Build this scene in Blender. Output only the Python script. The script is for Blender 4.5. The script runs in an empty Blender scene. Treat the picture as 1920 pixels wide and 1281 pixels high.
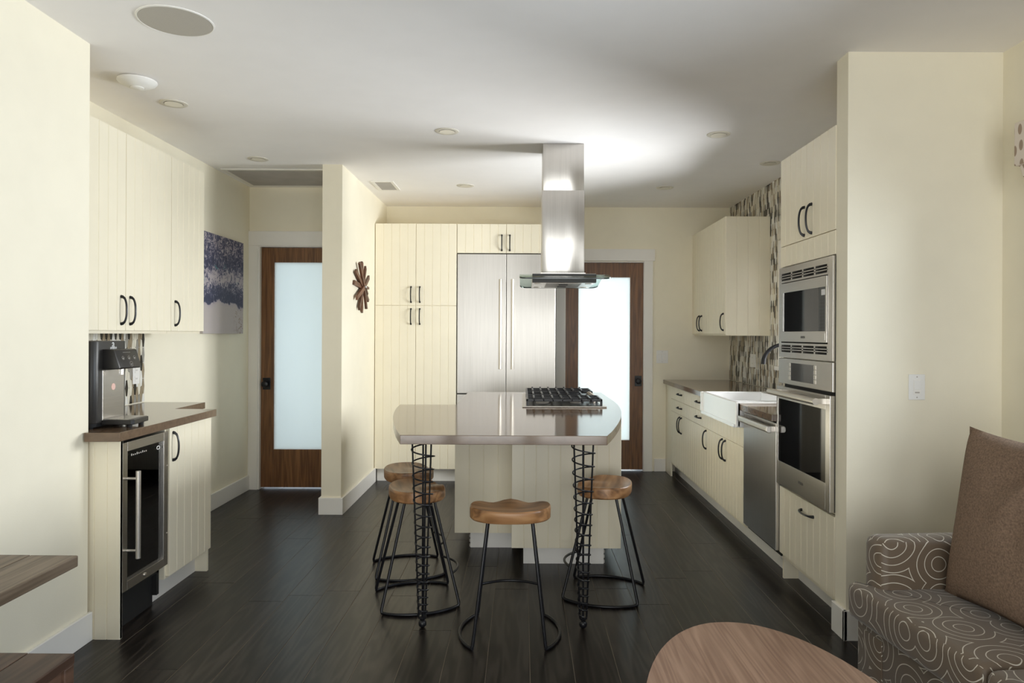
import bpy, bmesh, math, random
from mathutils import Vector, Matrix
random.seed(11)
sc = bpy.context.scene
C = sc.collection
PI = math.pi

# ------------------------------------------------------------------ camera
cam = bpy.data.cameras.new('camera')
cam.lens = 25.125
cam.sensor_width = 36.0
cam.shift_x = -20.0 / 1920
cam.shift_y = -13.5 / 1920
cam.clip_start = 0.05
camo = bpy.data.objects.new('camera', cam)
C.objects.link(camo)
camo.location = (0, 0, 1.37)
camo.rotation_euler = (PI / 2, -0.0044, 0)
sc.camera = camo

# ------------------------------------------------------------------ sky, daylight, exposure
sc.view_settings.view_transform = 'Standard'
sc.view_settings.look = 'None'
sc.view_settings.gamma = 1.0
sc.view_settings.use_curve_mapping = False
sc.view_settings.exposure = 0.45
sc.cycles.use_denoising = True
sc.cycles.max_bounces = 12
sc.cycles.diffuse_bounces = 9
sc.cycles.caustics_reflective = False
sc.cycles.caustics_refractive = False
w = bpy.data.worlds.new('sky'); sc.world = w; w.use_nodes = True
w.node_tree.nodes['Background'].inputs[0].default_value = (0.80, 0.90, 1.0, 1)
w.node_tree.nodes['Background'].inputs[1].default_value = 0.9

def area(name, loc, rot, sx, sy, power, col):
    l = bpy.data.lights.new(name, 'AREA'); l.shape = 'RECTANGLE'; l.size = sx; l.size_y = sy
    l.energy = power; l.color = col
    o = bpy.data.objects.new(name, l); C.objects.link(o); o.location = loc; o.rotation_euler = rot
    return o
# daylight: behind the camera, through the shaded window by the sofa, through the window over the sink
# (hidden behind the oven tower) and through the two frosted doors
area('daylight_rear_doors_offscreen', (0.1, -2.05, 1.22), (PI / 2, 0, 0), 3.6, 2.3, 125, (1.0, 0.985, 0.96))
area('daylight_sofa_window_offscreen', (2.222, 2.095, 1.48), (0, PI / 2, 0), 1.2, 1.66, 52, (0.80, 0.89, 1.0))
area('daylight_sink_window', (2.148, 5.025, 1.595), (0, PI / 2, 0), 0.88, 1.33, 125, (0.98, 0.99, 1.0))
area('daylight_hall_door', (-1.93, 6.80, 1.15), (-PI / 2, 0, 0), 0.75, 2.1, 3.6, (0.86, 0.94, 1.0))
area('daylight_back_door', (0.82, 7.75, 1.15), (-PI / 2, 0, 0), 0.80, 2.1, 12, (0.95, 1.0, 0.98))

# ------------------------------------------------------------------ materials
def new_mat(name):
    m = bpy.data.materials.new(name); m.use_nodes = True
    nt = m.node_tree; b = nt.nodes['Principled BSDF']
    return m, nt, b
def N(nt, t, **kw):
    n = nt.nodes.new(t)
    for k, v in kw.items(): setattr(n, k, v)
    return n
def ramp(nt, stops):
    r = N(nt, 'ShaderNodeValToRGB'); e = r.color_ramp.elements
    while len(e) < len(stops): e.new(0.5)
    for i, (p, c) in enumerate(stops):
        e[i].position = p; e[i].color = (*c, 1)
    return r
def pm(name, col, rough=0.5, metal=0.0, var=0.04, scale=6.0, bump=0.0, bscale=60.0, spec=0.5, stretch=(1, 1, 1), coat=0.0):
    m, nt, b = new_mat(name)
    tc = N(nt, 'ShaderNodeTexCoord'); mp = N(nt, 'ShaderNodeMapping'); mp.inputs['Scale'].default_value = stretch
    nt.links.new(tc.outputs['Object'], mp.inputs[0])
    nz = N(nt, 'ShaderNodeTexNoise'); nz.inputs['Scale'].default_value = scale; nz.inputs['Detail'].default_value = 3
    nt.links.new(mp.outputs[0], nz.inputs[0])
    c = Vector(col)
    r = ramp(nt, [(0.3, tuple(c * (1 - var))), (0.7, tuple(c * (1 + var)))])
    nt.links.new(nz.outputs[0], r.inputs[0]); nt.links.new(r.outputs[0], b.inputs['Base Color'])
    b.inputs['Roughness'].default_value = rough; b.inputs['Metallic'].default_value = metal
    b.inputs['Specular IOR Level'].default_value = spec
    b.inputs['Coat Weight'].default_value = coat
    if bump:
        n2 = N(nt, 'ShaderNodeTexNoise'); n2.inputs['Scale'].default_value = bscale; n2.inputs['Detail'].default_value = 4
        nt.links.new(mp.outputs[0], n2.inputs[0])
        bp = N(nt, 'ShaderNodeBump'); bp.inputs['Strength'].default_value = bump; bp.inputs['Distance'].default_value = 0.01
        nt.links.new(n2.outputs[0], bp.inputs['Height']); nt.links.new(bp.outputs[0], b.inputs['Normal'])
    return m
def wood(name, c1, c2, stretch=(14, 1, 14), scale=2.0, rough=0.45, rnd=0.0, grain=0.5, bump=0.1, c3=None, spec=0.5):
    """streaky grain; stretch is small along the grain"""
    m, nt, b = new_mat(name)
    tc = N(nt, 'ShaderNodeTexCoord'); oi = N(nt, 'ShaderNodeObjectInfo')
    mul = N(nt, 'ShaderNodeVectorMath', operation='SCALE'); mul.inputs[0].default_value = (31, 17, 23)
    nt.links.new(oi.outputs['Random'], mul.inputs['Scale'])
    add = N(nt, 'ShaderNodeVectorMath', operation='ADD')
    nt.links.new(tc.outputs['Object'], add.inputs[0]); nt.links.new(mul.outputs[0], add.inputs[1])
    mp = N(nt, 'ShaderNodeMapping'); mp.inputs['Scale'].default_value = stretch
    nt.links.new(add.outputs[0], mp.inputs[0])
    nz = N(nt, 'ShaderNodeTexNoise'); nz.inputs['Scale'].default_value = scale; nz.inputs['Detail'].default_value = 6
    nz.inputs['Distortion'].default_value = 0.6
    nt.links.new(mp.outputs[0], nz.inputs[0])
    wv = N(nt, 'ShaderNodeMath', operation='SINE'); m2 = N(nt, 'ShaderNodeMath', operation='MULTIPLY'); m2.inputs[1].default_value = 55.0
    n3 = N(nt, 'ShaderNodeTexNoise'); n3.inputs['Scale'].default_value = scale * 0.35; n3.inputs['Detail'].default_value = 2
    nt.links.new(mp.outputs[0], n3.inputs[0])
    nt.links.new(n3.outputs[0], m2.inputs[0]); nt.links.new(m2.outputs[0], wv.inputs[0])
    ab = N(nt, 'ShaderNodeMath', operation='MULTIPLY_ADD'); ab.inputs[1].default_value = grain * 0.25; 
    nt.links.new(wv.outputs[0], ab.inputs[0]); nt.links.new(nz.outputs[0], ab.inputs[2])
    stops = [(0.30, c1), (0.72, c2)] if c3 is None else [(0.25, c1), (0.55, c2), (0.8, c3)]
    r = ramp(nt, stops); nt.links.new(ab.outputs[0], r.inputs[0])
    out = r.outputs[0]
    if rnd:
        hs = N(nt, 'ShaderNodeHueSaturation')
        mr = N(nt, 'ShaderNodeMapRange'); mr.inputs['To Min'].default_value = 1 - rnd; mr.inputs['To Max'].default_value = 1 + rnd
        nt.links.new(oi.outputs['Random'], mr.inputs[0]); nt.links.new(mr.outputs[0], hs.inputs['Value'])
        nt.links.new(out, hs.inputs['Color']); out = hs.outputs[0]
    nt.links.new(out, b.inputs['Base Color']); b.inputs['Roughness'].default_value = rough
    b.inputs['Specular IOR Level'].default_value = spec
    bp = N(nt, 'ShaderNodeBump'); bp.inputs['Strength'].default_value = bump; bp.inputs['Distance'].default_value = 0.003
    nt.links.new(ab.outputs[0], bp.inputs['Height']); nt.links.new(bp.outputs[0], b.inputs['Normal'])
    return m
def steel(name, col, rough, stretch, wave=0.0, bstr=0.05):
    m, nt, b = new_mat(name)
    tc = N(nt, 'ShaderNodeTexCoord'); mp = N(nt, 'ShaderNodeMapping'); mp.inputs['Scale'].default_value = stretch
    nt.links.new(tc.outputs['Object'], mp.inputs[0])
    nz = N(nt, 'ShaderNodeTexNoise'); nz.inputs['Scale'].default_value = 3.0; nz.inputs['Detail'].default_value = 5
    nt.links.new(mp.outputs[0], nz.inputs[0])
    c = Vector(col); r = ramp(nt, [(0.3, tuple(c * 0.94)), (0.7, tuple(c * 1.05))])
    nt.links.new(nz.outputs[0], r.inputs[0]); nt.links.new(r.outputs[0], b.inputs['Base Color'])
    b.inputs['Metallic'].default_value = 1.0; b.inputs['Roughness'].default_value = rough
    bp = N(nt, 'ShaderNodeBump'); bp.inputs['Strength'].default_value = bstr; bp.inputs['Distance'].default_value = 0.002
    nt.links.new(nz.outputs[0], bp.inputs['Height'])
    if wave:
        mp2 = N(nt, 'ShaderNodeMapping'); mp2.inputs['Scale'].default_value = (1.0, 1.0, 0.22)
        nt.links.new(tc.outputs['Object'], mp2.inputs[0])
        n2 = N(nt, 'ShaderNodeTexNoise'); n2.inputs['Scale'].default_value = 7.0; n2.inputs['Detail'].default_value = 0.0
        nt.links.new(mp2.outputs[0], n2.inputs[0])
        b2 = N(nt, 'ShaderNodeBump'); b2.inputs['Strength'].default_value = wave; b2.inputs['Distance'].default_value = 0.03
        nt.links.new(n2.outputs[0], b2.inputs['Height']); nt.links.new(bp.outputs[0], b2.inputs['Normal'])
        nt.links.new(b2.outputs[0], b.inputs['Normal'])
    else:
        nt.links.new(bp.outputs[0], b.inputs['Normal'])
    return m
def pane_mat(name, tint, gloss=0.08, rough=0.0, fres=1.0):
    m, nt, b = new_mat(name)
    nt.nodes.remove(b); out = nt.nodes['Material Output']
    tr = N(nt, 'ShaderNodeBsdfTransparent'); tr.inputs[0].default_value = (*tint, 1)
    gl = N(nt, 'ShaderNodeBsdfGlossy'); gl.inputs['Roughness'].default_value = rough
    fr = N(nt, 'ShaderNodeFresnel'); fr.inputs[0].default_value = 1.5
    ad = N(nt, 'ShaderNodeMath', operation='ADD'); ad.inputs[1].default_value = gloss; ad.use_clamp = True
    sc_ = N(nt, 'ShaderNodeMath', operation='MULTIPLY'); sc_.inputs[1].default_value = fres
    nt.links.new(fr.outputs[0], sc_.inputs[0]); nt.links.new(sc_.outputs[0], ad.inputs[0])
    mx = N(nt, 'ShaderNodeMixShader')
    nt.links.new(ad.outputs[0], mx.inputs[0]); nt.links.new(tr.outputs[0], mx.inputs[1]); nt.links.new(gl.outputs[0], mx.inputs[2])
    nt.links.new(mx.outputs[0], out.inputs[0])
    return m
def frosted(name, tint):
    m, nt, b = new_mat(name); nt.nodes.remove(b); out = nt.nodes['Material Output']
    tl = N(nt, 'ShaderNodeBsdfTranslucent'); df = N(nt, 'ShaderNodeBsdfDiffuse'); gl = N(nt, 'ShaderNodeBsdfGlossy')
    nz = N(nt, 'ShaderNodeTexNoise'); nz.inputs['Scale'].default_value = 2.0
    c = Vector(tint); r = ramp(nt, [(0.3, tuple(c * 0.97)), (0.7, tuple(c))])
    nt.links.new(nz.outputs[0], r.inputs[0]); nt.links.new(r.outputs[0], tl.inputs[0])
    df.inputs[0].default_value = (*tint, 1); gl.inputs['Roughness'].default_value = 0.25
    a = N(nt, 'ShaderNodeMixShader'); a.inputs[0].default_value = 0.3
    nt.links.new(tl.outputs[0], a.inputs[1]); nt.links.new(df.outputs[0], a.inputs[2])
    e = N(nt, 'ShaderNodeMixShader'); e.inputs[0].default_value = 0.04
    nt.links.new(a.outputs[0], e.inputs[1]); nt.links.new(gl.outputs[0], e.inputs[2]); nt.links.new(e.outputs[0], out.inputs[0])
    return m

M = {}
M['wall'] = pm('wall_paint', (0.86, 0.808, 0.660), 0.7, var=0.015, bump=0.04, bscale=220)
M['ceiling'] = pm('ceiling_paint', (0.91, 0.89, 0.88), 0.8, var=0.01, bump=0.03, bscale=200)
M['trim'] = pm('white_trim', (0.84, 0.82, 0.78), 0.4, var=0.01)
M['cab'] = pm('cream_lacquer', (0.875, 0.81, 0.645), 0.33, var=0.012)
M['toe'] = pm('toe_kick_white', (0.84, 0.82, 0.78), 0.4, var=0.01)
M['quartz'] = pm('taupe_quartz', (0.145, 0.095, 0.060), 0.10, var=0.16, scale=14, spec=0.7, stretch=(1, 3, 3))
M['floor'] = wood('espresso_oak', (0.0068, 0.0050, 0.0042), (0.0155, 0.0116, 0.0096), (11, 0.9, 11), 2.4, 0.34, rnd=0.22, grain=1.1, bump=0.05, c3=(0.029, 0.023, 0.0195), spec=0.35)
M['gap'] = pm('floor_gap', (0.24, 0.19, 0.14), 0.8, var=0.2)
M['doorwood'] = wood('mahogany_stain', (0.110, 0.045, 0.015), (0.230, 0.105, 0.038), (22, 22, 1.2), 2.0, 0.4, grain=0.5, bump=0.06)
M['stoolwood'] = wood('mango_wood', (0.13, 0.058, 0.020), (0.32, 0.160, 0.066), (2.0, 13, 13), 1.6, 0.38, rnd=0.12, grain=0.35, c3=(0.43, 0.24, 0.11))
M['tablewood'] = wood('greyed_oak_top', (0.22, 0.125, 0.080), (0.36, 0.225, 0.152), (26, 1.0, 26), 2.0, 0.42, grain=0.4, bump=0.12)
M['weathered'] = wood('weathered_plank', (0.095, 0.066, 0.042), (0.205, 0.155, 0.108), (20, 1.2, 20), 2.0, 0.5, rnd=0.08, grain=0.4, bump=0.2)
M['trunkwood'] = wood('brown_trunk_wood', (0.060, 0.030, 0.018), (0.150, 0.082, 0.052), (16, 1.5, 16), 2.0, 0.5, rnd=0.12, grain=0.4, bump=0.25)
M['clockwood'] = wood('walnut_slat', (0.060, 0.026, 0.013), (0.17, 0.072, 0.036), (8, 8, 8), 2.0, 0.5, rnd=0.3, grain=0.3)
M['black'] = pm('black_iron', (0.008, 0.008, 0.010), 0.32, var=0.1, spec=0.35)
M['blackplastic'] = pm('black_plastic', (0.016, 0.015, 0.015), 0.3, var=0.05)
M['charcoal'] = pm('charcoal_plastic', (0.022, 0.020, 0.018), 0.38, metal=0.0, var=0.05)
M['darkmat'] = pm('matt_black', (0.008, 0.008, 0.008), 0.7, var=0.1)
M['steel'] = steel('brushed_steel', (0.58, 0.555, 0.52), 0.26, (1.0, 1.0, 60))
M['steelv'] = steel('brushed_fridge_steel', (0.58, 0.555, 0.52), 0.40, (60, 60, 1.0))
M['steelhood'] = steel('chimney_steel', (0.58, 0.555, 0.52), 0.30, (70, 70, 0.8), wave=0.9)
M['steeldark'] = steel('dishwasher_steel', (0.58, 0.555, 0.52), 0.30, (60, 60, 1.0))
M['satin'] = pm('satin_nickel', (0.66, 0.62, 0.56), 0.32, metal=0.9, var=0.03)
M['knob'] = pm('warm_grey_knob', (0.42, 0.36, 0.29), 0.4, metal=0.6, var=0.05)
M['darkglass'] = pm('black_glass', (0.010, 0.010, 0.011), 0.03, var=0.02, spec=0.8)
M['greyglass'] = pm('grey_display_glass', (0.10, 0.10, 0.10), 0.06, var=0.1, spec=0.8)
M['ceramic'] = pm('white_fireclay', (0.88, 0.88, 0.88), 0.12, var=0.01, coat=0.3)
M['whiteplastic'] = pm('white_plastic', (0.82, 0.81, 0.78), 0.35, var=0.01)
M['frost'] = frosted('frosted_glass', (0.88, 0.93, 0.93))
M['window'] = pane_mat('clear_window_glass', (0.97, 0.98, 0.98), 0.02)
M['hoodglass'] = pane_mat('green_edge_glass', (0.80, 0.87, 0.84), 0.02, fres=0.35)
M['coolerglass'] = pane_mat('tinted_cooler_glass', (0.22, 0.23, 0.25), 0.03)
M['glassedge'] = pm('dark_glass_edge', (0.010, 0.020, 0.018), 0.1, var=0.05)
M['mesh'] = pm('filter_mesh', (0.20, 0.185, 0.165), 0.4, metal=0.8, var=0.2, scale=120)
M['grille'] = pm('grille_grey', (0.42, 0.39, 0.35), 0.6, var=0.08)
M['speaker'] = pm('speaker_cloth', (0.47, 0.44, 0.39), 0.8, var=0.05, scale=400)
M['lampwhite'] = pm('reflector_white', (0.86, 0.82, 0.72), 0.25, var=0.01)
M['lamptrim'] = pm('lamp_trim', (0.70, 0.665, 0.58), 0.45, var=0.01)
M['pinksticker'] = pm('pink_sticker', (0.80, 0.52, 0.44), 0.5, var=0.05)
M['print'] = pm('white_print', (0.75, 0.75, 0.75), 0.5, var=0.02)
M['darkprint'] = pm('dark_print', (0.035, 0.035, 0.035), 0.4, var=0.02)
M['grout'] = pm('pale_grout', (0.72, 0.69, 0.62), 0.8, var=0.04, scale=60)
M['t_cream'] = pm('tile_cream_glass', (0.72, 0.68, 0.57), 0.12, var=0.06, scale=12)
M['t_white'] = pm('tile_white_glass', (0.80, 0.79, 0.74), 0.12, var=0.04, scale=12)
M['t_tan'] = pm('tile_tan_stone', (0.30, 0.24, 0.155), 0.3, var=0.2, scale=18)
M['t_grey'] = pm('tile_grey_stone', (0.30, 0.285, 0.25), 0.3, var=0.15, scale=18)
M['t_dark'] = pm('tile_dark_glass', (0.030, 0.026, 0.022), 0.12, var=0.2, scale=18)
M['pillow'] = pm('heathered_brown_linen', (0.235, 0.160, 0.112), 0.9, var=0.30, scale=160, bump=0.5, bscale=500, spec=0.2)
TILES = ['t_cream', 't_white', 't_tan', 't_grey', 't_dark']

def uvmap_rings(name, base, line, freq, cells):
    m, nt, b = new_mat(name)
    uv = N(nt, 'ShaderNodeUVMap'); nz = N(nt, 'ShaderNodeTexNoise'); nz.inputs['Scale'].default_value = 5.0; nz.inputs['Detail'].default_value = 1
    nt.links.new(uv.outputs[0], nz.inputs[0])
    sb = N(nt, 'ShaderNodeVectorMath', operation='SUBTRACT'); sb.inputs[1].default_value = (0.5, 0.5, 0.5)
    nt.links.new(nz.outputs['Color'], sb.inputs[0])
    s2 = N(nt, 'ShaderNodeVectorMath', operation='SCALE'); s2.inputs['Scale'].default_value = 0.028
    nt.links.new(sb.outputs[0], s2.inputs[0])
    ad = N(nt, 'ShaderNodeVectorMath', operation='ADD'); nt.links.new(uv.outputs[0], ad.inputs[0]); nt.links.new(s2.outputs[0], ad.inputs[1])
    prev = None
    for off, cl in (((0, 0, 0), cells), ((0.37, 0.61, 0), cells * 0.83)):
        a2 = N(nt, 'ShaderNodeVectorMath', operation='ADD'); a2.inputs[1].default_value = off
        nt.links.new(ad.outputs[0], a2.inputs[0])
        vo = N(nt, 'ShaderNodeTexVoronoi', voronoi_dimensions='2D'); vo.inputs['Scale'].default_value = cl; vo.inputs['Randomness'].default_value = 0.6
        nt.links.new(a2.outputs[0], vo.inputs['Vector'])
        mu = N(nt, 'ShaderNodeMath', operation='MULTIPLY'); mu.inputs[1].default_value = freq
        nt.links.new(vo.outputs['Distance'], mu.inputs[0])
        fr = N(nt, 'ShaderNodeMath', operation='PINGPONG'); fr.inputs[1].default_value = 0.5
        nt.links.new(mu.outputs[0], fr.inputs[0])
        lt = N(nt, 'ShaderNodeMath', operation='LESS_THAN'); lt.inputs[1].default_value = 0.05
        nt.links.new(fr.outputs[0], lt.inputs[0])
        # drop the innermost spot and keep the second set sparse
        gt = N(nt, 'ShaderNodeMath', operation='GREATER_THAN'); gt.inputs[1].default_value = 0.10
        nt.links.new(vo.outputs['Distance'], gt.inputs[0])
        mm = N(nt, 'ShaderNodeMath', operation='MULTIPLY'); nt.links.new(lt.outputs[0], mm.inputs[0]); nt.links.new(gt.outputs[0], mm.inputs[1])
        prev = mm
        break
    mx = N(nt, 'ShaderNodeMix', data_type='RGBA'); mx.inputs['A'].default_value = (*base, 1); mx.inputs['B'].default_value = (*line, 1)
    nt.links.new(prev.outputs[0], mx.inputs['Factor']); nt.links.new(mx.outputs['Result'], b.inputs['Base Color'])
    b.inputs['Roughness'].default_value = 0.55; b.inputs['Sheen Weight'].default_value = 0.25
    return m
M['sofa'] = uvmap_rings('swirl_upholstery', (0.115, 0.080, 0.050), (0.56, 0.52, 0.44), 6.2, 5.6)

def art_mat():
    m, nt, b = new_mat('ocean_print')
    tc = N(nt, 'ShaderNodeTexCoord'); sp = N(nt, 'ShaderNodeSeparateXYZ'); nt.links.new(tc.outputs['Generated'], sp.inputs[0])
    n1 = N(nt, 'ShaderNodeTexNoise'); n1.inputs['Scale'].default_value = 26; n1.inputs['Detail'].default_value = 9; n1.inputs['Roughness'].default_value = 0.68; n1.inputs['Distortion'].default_value = 1.6
    nt.links.new(tc.outputs['Object'], n1.inputs[0])
    n2 = N(nt, 'ShaderNodeTexNoise'); n2.inputs['Scale'].default_value = 4.2; n2.inputs['Detail'].default_value = 3
    nt.links.new(tc.outputs['Object'], n2.inputs[0])
    n4 = N(nt, 'ShaderNodeTexNoise'); n4.inputs['Scale'].default_value = 7; n4.inputs['Detail'].default_value = 5; n4.inputs['Distortion'].default_value = 1
    nt.links.new(tc.outputs['Object'], n4.inputs[0])
    # height bias: foam at the foot of the picture
    zz = N(nt, 'ShaderNodeMath', operation='MULTIPLY_ADD'); zz.inputs[1].default_value = 0.25
    nt.links.new(n2.outputs[0], zz.inputs[0]); nt.links.new(sp.outputs['Z'], zz.inputs[2])
    water = ramp(nt, [(0.0, (0.47, 0.42, 0.41)), (0.44, (0.42, 0.37, 0.40)), (0.50, (0.085, 0.085, 0.15)), (0.60, (0.030, 0.034, 0.075))])
    bias = N(nt, 'ShaderNodeMath', operation='MULTIPLY_ADD'); bias.inputs[1].default_value = 1.0
    bz = ramp(nt, [(0.40, (0.0, 0, 0)), (0.45, (0.62, 0.62, 0.62)), (0.56, (0.55, 0.55, 0.55)), (0.68, (0.40, 0.40, 0.40)), (0.82, (0.56, 0.56, 0.56)), (1.0, (0.50, 0.50, 0.50))])
    nt.links.new(zz.outputs[0], bz.inputs[0])
    mu = N(nt, 'ShaderNodeMath', operation='MULTIPLY_ADD'); mu.inputs[1].default_value = 0.9
    sub = N(nt, 'ShaderNodeMath', operation='SUBTRACT'); sub.inputs[1].default_value = 0.45
    nt.links.new(n1.outputs[0], mu.inputs[0]); nt.links.new(bz.outputs[0], mu.inputs[2])
    nt.links.new(mu.outputs[0], sub.inputs[0]); nt.links.new(sub.outputs[0], water.inputs[0])
    teal = N(nt, 'ShaderNodeMix', data_type='RGBA'); teal.inputs['B'].default_value = (0.10, 0.34, 0.36, 1)
    tf = ramp(nt, [(0.60, (0, 0, 0)), (0.68, (0.75, 0.75, 0.75))]); nt.links.new(n4.outputs[0], tf.inputs[0])
    tz = ramp(nt, [(0.46, (0, 0, 0)), (0.54, (1, 1, 1)), (0.66, (1, 1, 1)), (0.74, (0, 0, 0))]); nt.links.new(sp.outputs['Z'], tz.inputs[0])
    tm = N(nt, 'ShaderNodeMath', operation='MULTIPLY'); nt.links.new(tf.outputs[0], tm.inputs[0]); nt.links.new(tz.outputs[0], tm.inputs[1])
    nt.links.new(tm.outputs[0], teal.inputs['Factor']); nt.links.new(water.outputs[0], teal.inputs['A'])
    # brown rock at the foot, towards the far edge
    rk = N(nt, 'ShaderNodeMix', data_type='RGBA'); rk.inputs['B'].default_value = (0.24, 0.165, 0.095, 1)
    rf = ramp(nt, [(0.54, (0, 0, 0)), (0.57, (1, 1, 1))]); nt.links.new(n1.outputs[0], rf.inputs[0])
    rz = ramp(nt, [(0.22, (1, 1, 1)), (0.30, (0, 0, 0))]); nt.links.new(sp.outputs['Z'], rz.inputs[0])
    ry = ramp(nt, [(0.72, (0, 0, 0)), (0.82, (1, 1, 1))]); nt.links.new(sp.outputs['Y'], ry.inputs[0])
    r1 = N(nt, 'ShaderNodeMath', operation='MULTIPLY'); nt.links.new(rf.outputs[0], r1.inputs[0]); nt.links.new(rz.outputs[0], r1.inputs[1])
    r2 = N(nt, 'ShaderNodeMath', operation='MULTIPLY'); nt.links.new(r1.outputs[0], r2.inputs[0]); nt.links.new(ry.outputs[0], r2.inputs[1])
    nt.links.new(r2.outputs[0], rk.inputs['Factor']); nt.links.new(teal.outputs['Result'], rk.inputs['A'])
    nt.links.new(rk.outputs['Result'], b.inputs['Base Color']); b.inputs['Roughness'].default_value = 0.6
    return m
M['art'] = art_mat()

def shade_mat():
    m, nt, b = new_mat('leaf_print_linen')
    uv = N(nt, 'ShaderNodeUVMap'); mp = N(nt, 'ShaderNodeMapping'); mp.inputs['Scale'].default_value = (24, 13, 1); mp.inputs['Rotation'].default_value = (0, 0, 0.12)
    nt.links.new(uv.outputs[0], mp.inputs[0])
    vo = N(nt, 'ShaderNodeTexVoronoi', voronoi_dimensions='2D'); vo.inputs['Scale'].default_value = 1.0; vo.inputs['Randomness'].default_value = 0.25
    nt.links.new(mp.outputs[0], vo.inputs['Vector'])
    r = ramp(nt, [(0.26, (0.36, 0.27, 0.20)), (0.31, (0.74, 0.66, 0.58))]); nt.links.new(vo.outputs['Distance'], r.inputs[0])
    nt.links.new(r.outputs[0], b.inputs['Base Color']); b.inputs['Roughness'].default_value = 0.85
    return m
M['shade'] = shade_mat()

# ------------------------------------------------------------------ mesh helpers
ORG = {}
class MB:
    def __init__(s): s.bm = bmesh.new()
    def box(s, x0, x1, y0, y1, z0, z1, bev=0.0, seg=2, mi=0):
        a = [min(x0, x1), min(y0, y1), min(z0, z1)]; b = [max(x0, x1), max(y0, y1), max(z0, z1)]
        v = [s.bm.verts.new((b[0] if i & 1 else a[0], b[1] if i & 2 else a[1], b[2] if i & 4 else a[2])) for i in range(8)]
        fs = [s.bm.faces.new([v[i] for i in q]) for q in ((0, 2, 3, 1), (4, 5, 7, 6), (0, 1, 5, 4), (2, 6, 7, 3), (0, 4, 6, 2), (1, 3, 7, 5))]
        for f in fs: f.material_index = mi
        if bev:
            es = set(e for f in fs for e in f.edges)
            bmesh.ops.bevel(s.bm, geom=list(es), offset=bev, segments=seg, affect='EDGES', profile=0.5)
        return s
    def prism(s, pts, h0, h1, axis='z', bev=0.0, seg=2, only=None):
        def P(p, h):
            if axis == 'z': return (p[0], p[1], h)
            if axis == 'x': return (h, p[0], p[1])
            return (p[0], h, p[1])
        lo = [s.bm.verts.new(P(p, h0)) for p in pts]; hi = [s.bm.verts.new(P(p, h1)) for p in pts]
        n = len(pts); fs = [s.bm.faces.new(lo[::-1]), s.bm.faces.new(hi)]
        for i in range(n): fs.append(s.bm.faces.new([lo[i], lo[(i + 1) % n], hi[(i + 1) % n], hi[i]]))
        if bev:
            es = set(fs[0].edges) | set(fs[1].edges) if only == 'caps' else set(e for f in fs for e in f.edges)
            bmesh.ops.bevel(s.bm, geom=list(es), offset=bev, segments=seg, affect='EDGES', profile=0.5)
        return s
    def tube(s, pts, r, seg=10, closed=False):
        pts = [Vector(p) for p in pts]; n = len(pts)
        rs = r if isinstance(r, (list, tuple)) else [r] * n
        tang = []
        for i in range(n):
            a = pts[(i - 1) % n] if closed or i > 0 else pts[i]; b = pts[(i + 1) % n] if closed or i < n - 1 else pts[i]
            tang.append((b - a).normalized())
        up = Vector((0, 0, 1)) if abs(tang[0].z) < 0.9 else Vector((1, 0, 0))
        nrm = (up - tang[0] * up.dot(tang[0])).normalized()
        rings = []
        for i in range(n):
            nrm = (nrm - tang[i] * nrm.dot(tang[i])).normalized(); bn = tang[i].cross(nrm)
            rings.append([s.bm.verts.new(pts[i] + (nrm * math.cos(2 * PI * k / seg) + bn * math.sin(2 * PI * k / seg)) * rs[i]) for k in range(seg)])
        m = n if closed else n - 1
        for i in range(m):
            A = rings[i]; B = rings[(i + 1) % n]
            for k in range(seg): s.bm.faces.new([A[k], A[(k + 1) % seg], B[(k + 1) % seg], B[k]])
        if not closed:
            s.bm.faces.new(rings[0][::-1]); s.bm.faces.new(rings[-1])
        return s
    def lathe(s, prof, o, ax=(0, 0, 1), seg=32):
        o = Vector(o); ax = Vector(ax).normalized()
        u = Vector((1, 0, 0)) if abs(ax.x) < 0.9 else Vector((0, 1, 0)); u = (u - ax * u.dot(ax)).normalized(); v = ax.cross(u)
        rings = []
        for r, h in prof:
            if r < 1e-6: rings.append([s.bm.verts.new(o + ax * h)])
            else: rings.append([s.bm.verts.new(o + ax * h + (u * math.cos(2 * PI * k / seg) + v * math.sin(2 * PI * k / seg)) * r) for k in range(seg)])
        for A, B in zip(rings, rings[1:]):
            for k in range(seg):
                q = [A[k % len(A)], A[(k + 1) % len(A)], B[(k + 1) % len(B)], B[k % len(B)]]
                q = list(dict.fromkeys(q))
                if len(q) >= 3: s.bm.faces.new(q)
        if len(rings[0]) > 1: s.bm.faces.new(rings[0][::-1])
        if len(rings[-1]) > 1: s.bm.faces.new(rings[-1])
        return s
    def groove(s, o, U, Nn, wd, ht, t=0.018, pitch=0.076, gw=0.006, gd=0.0028, off=None):
        """beadboard panel: width along U, thickness along N, height up"""
        o = Vector(o); U = Vector(U); Nn = Vector(Nn); Z = Vector((0, 0, 1)); e = 0.0015
        prof = [(0, 0), (0, t - e), (e, t)]
        n = max(1, round(wd / pitch)); p = wd / n
        for i in range(1, n):
            x = i * p; prof += [(x - gw / 2, t), (x - gw / 6, t - gd), (x + gw / 6, t - gd), (x + gw / 2, t)]
        prof += [(wd - e, t), (wd, t - e), (wd, 0)]
        lo = [s.bm.verts.new(o + U * a + Nn * b) for a, b in prof]; hi = [s.bm.verts.new(o + U * a + Nn * b + Z * ht) for a, b in prof]
        k = len(prof)
        for i in range(k): s.bm.faces.new([lo[i], lo[(i + 1) % k], hi[(i + 1) % k], hi[i]])
        s.bm.faces.new(lo[::-1]); s.bm.faces.new(hi)
        return s
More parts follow.
